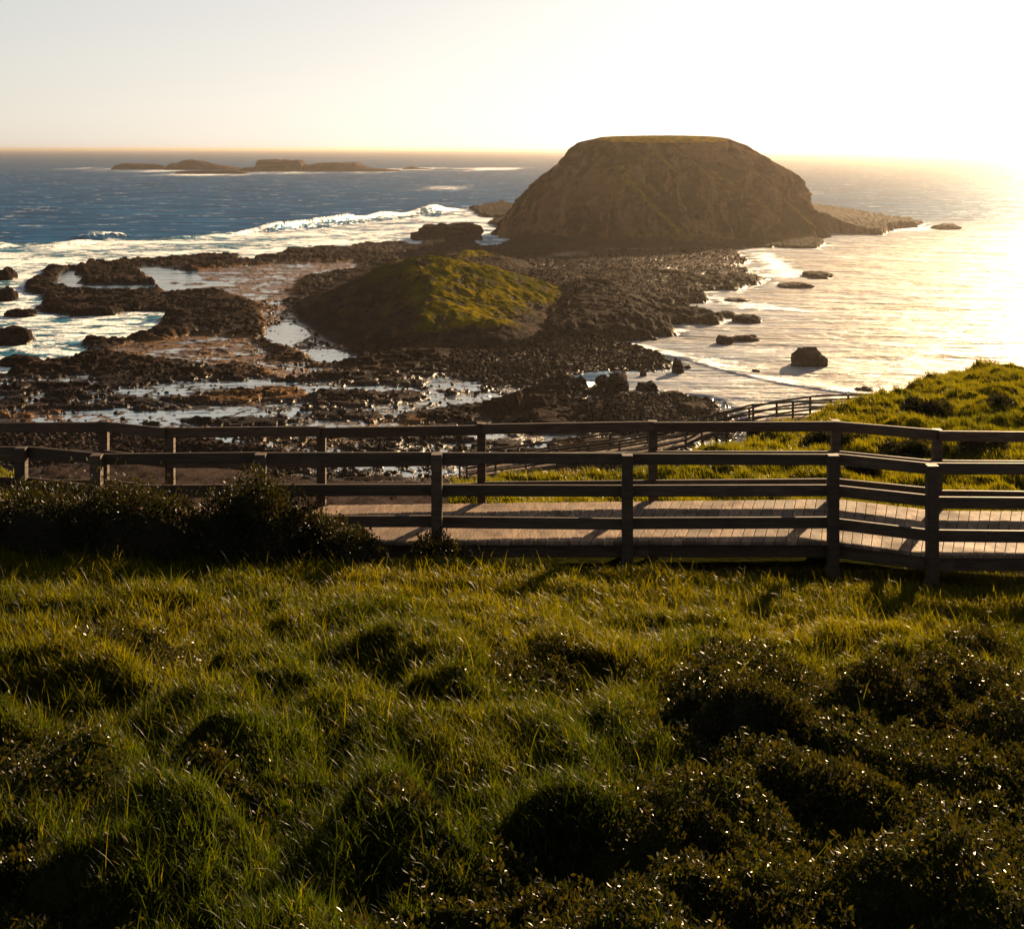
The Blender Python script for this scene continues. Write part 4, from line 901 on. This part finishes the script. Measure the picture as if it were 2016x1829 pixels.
def grass_fore():
    # tufts then blades
    nt_ = 52000; r = rng
    ty = np.sqrt(r.uniform(5.6 ** 2, 18.3 ** 2, nt_)); tx = r.uniform(-1, 1, nt_) * (0.42 * ty + 2.3)
    dens = 0.5 + 0.5 * fbm(tx * 0.7, ty * 0.7, 801, 3); keep = r.random(nt_) < 0.55 + 0.6 * dens; tx, ty = tx[keep], ty[keep]; nt_ = len(tx)
    per = 18
    x = np.repeat(tx, per) + r.normal(0, 0.055, nt_ * per); y = np.repeat(ty, per) + r.normal(0, 0.055, nt_ * per)
    hT = np.repeat(0.75 + 0.55 * r.random(nt_) + 0.35 * fbm(tx * 0.9, ty * 0.9, 811, 2), per)
    od = np.arctan2(y - np.repeat(ty, per), x - np.repeat(tx, per))
    ox = r.uniform(-1, 1, 70000); oy = np.sqrt(r.uniform(5.6 ** 2, 18.6 ** 2, 70000)); ox = ox * (0.42 * oy + 2.3)
    x = np.concatenate([x, ox]); y = np.concatenate([y, oy]); hT = np.concatenate([hT, np.full(70000, 0.7)]); od = np.concatenate([od, r.uniform(0, 6.28, 70000)])
    keep = ~(((in_shrub(x, y, 0.85) | (cover(x, y) > 0.5)) & (r.random(len(x)) < 0.95))) & ~((y > 17.0) & (x < -1.2)); x, y, hT, od = x[keep], y[keep], hT[keep], od[keep]
    n = len(x); z = hill_z(x, y) - 0.02
    wind = np.pi + 0.35 + 0.7 * fbm(x * 0.5, y * 0.5, 821, 2)                # blades lie over to the left and towards the viewer
    dx = np.cos(wind) * 0.6 + np.cos(od) * 0.8; dy = np.sin(wind) * 0.6 + np.sin(od) * 0.8; di = np.arctan2(dy, dx) + r.normal(0, 0.5, n)
    L = np.interp(y, [8, 16], [0.145, 0.135]) * hT * r.uniform(0.6, 1.35, n) * (1 + 0.9 * (r.random(n) < 0.04)); short = sstep(16.2, 17.2, y); L *= 1 - 0.5 * short
    Wd = r.uniform(0.0035, 0.0072, n) * np.interp(y, [6, 18], [0.9, 1.45])
    lean = r.uniform(0.05, 0.55, n); cur = r.uniform(0.5, 1.7, n)
    tint = np.clip(0.30 + 0.16 * r.standard_normal(n) + 0.75 * fbm(x * 0.45, y * 0.45, 831, 4) + 0.085 * (y - 12), 0, 0.87); tint = np.where(r.random(n) < 0.05, 0.95, tint)  # darkening of the slope towards the viewer is put into the tint
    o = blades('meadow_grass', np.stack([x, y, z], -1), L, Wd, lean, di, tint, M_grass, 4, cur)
    tag(o, 'long windblown green grass covering the slope in front of the fence', 'grass', kind='stuff')
grass_fore()
def grass_far():
    r = rng; nt_ = 34000
    ty = r.uniform(20.4, 55, nt_); tx = r.uniform(-0.06, 0.50, nt_) * ty; px = tx / ty * F + CX; Ye = np.interp(px, EDGE_PX, EDGE_Y); k = ty < Ye + 1.5; tx, ty = tx[k], ty[k]; nt_ = len(tx); per = 11
    x = np.repeat(tx, per) + r.normal(0, 0.10, nt_ * per); y = np.repeat(ty, per) + r.normal(0, 0.10, nt_ * per); n = len(x)
    z = hill_z(x, y) - 0.03; L = 0.17 * r.uniform(0.6, 1.3, n) * (1 + 0.5 * fbm(x * 0.6, y * 0.6, 861, 2)); Wd = r.uniform(0.008, 0.014, n) * np.interp(y, [20, 50], [0.8, 1.6])
    di = np.pi + 0.3 + r.normal(0, 0.9, n); tint = np.clip(0.66 + 0.2 * r.standard_normal(n) + 0.6 * fbm(x * 0.2, y * 0.2, 871, 3), 0, 0.87)
    tag(blades('bank_grass', np.stack([x, y, z], -1), L, Wd, r.uniform(0, 0.5, n), di, tint, M_grass, 3, r.uniform(0.4, 1.4, n)), 'short sunlit grass on the bank beyond the boardwalk', 'grass', kind='stuff')
    # little bank far down on the left
    n = 12000; x = r.normal(-25, 3.2, n); y = r.normal(62, 4.5, n); z = hill_z(x, y) - 0.03
    tag(blades('slope_grass', np.stack([x, y, z], -1), r.uniform(.15, .35, n), r.uniform(.02, .035, n), r.uniform(0, .5, n), np.pi + r.normal(0, .9, n), np.clip(r.normal(.6, .2, n), 0, .87), M_grass, 2, r.uniform(.4, 1.4, n)), 'patch of grass on the low bank at far left', 'grass', kind='stuff')
grass_far()

# ------------------------------------------------------------------ sea haze
def haze():
    m = MB(); x, y0, y1, zb, zt = 40000, -60, 59000, -4.5, 48.6
    for c in ((-x, y0, zb), (x, y0, zb), (x, y1, zb), (-x, y1, zb), (-x, y0, zt), (x, y0, zt), (x, y1, zt), (-x, y1, zt)): m.v.append(c)
    m.f = [(0, 3, 2, 1), (4, 5, 6, 7), (0, 1, 5, 4), (1, 2, 6, 5), (2, 3, 7, 6), (3, 0, 4, 7)]
    t = NT('sea_haze'); v = t.n('ShaderNodeVolumePrincipled'); v.inputs['Color'].default_value = (0.52, 0.47, 0.42, 1); v.inputs['Density'].default_value = 0.000062; v.inputs['Anisotropy'].default_value = 0.82
    t.l(v.outputs[0], t.o.inputs['Volume']); o = m.build('haze', t.m); tag(o, 'warm sea haze over the water', 'haze', kind='stuff')
haze()
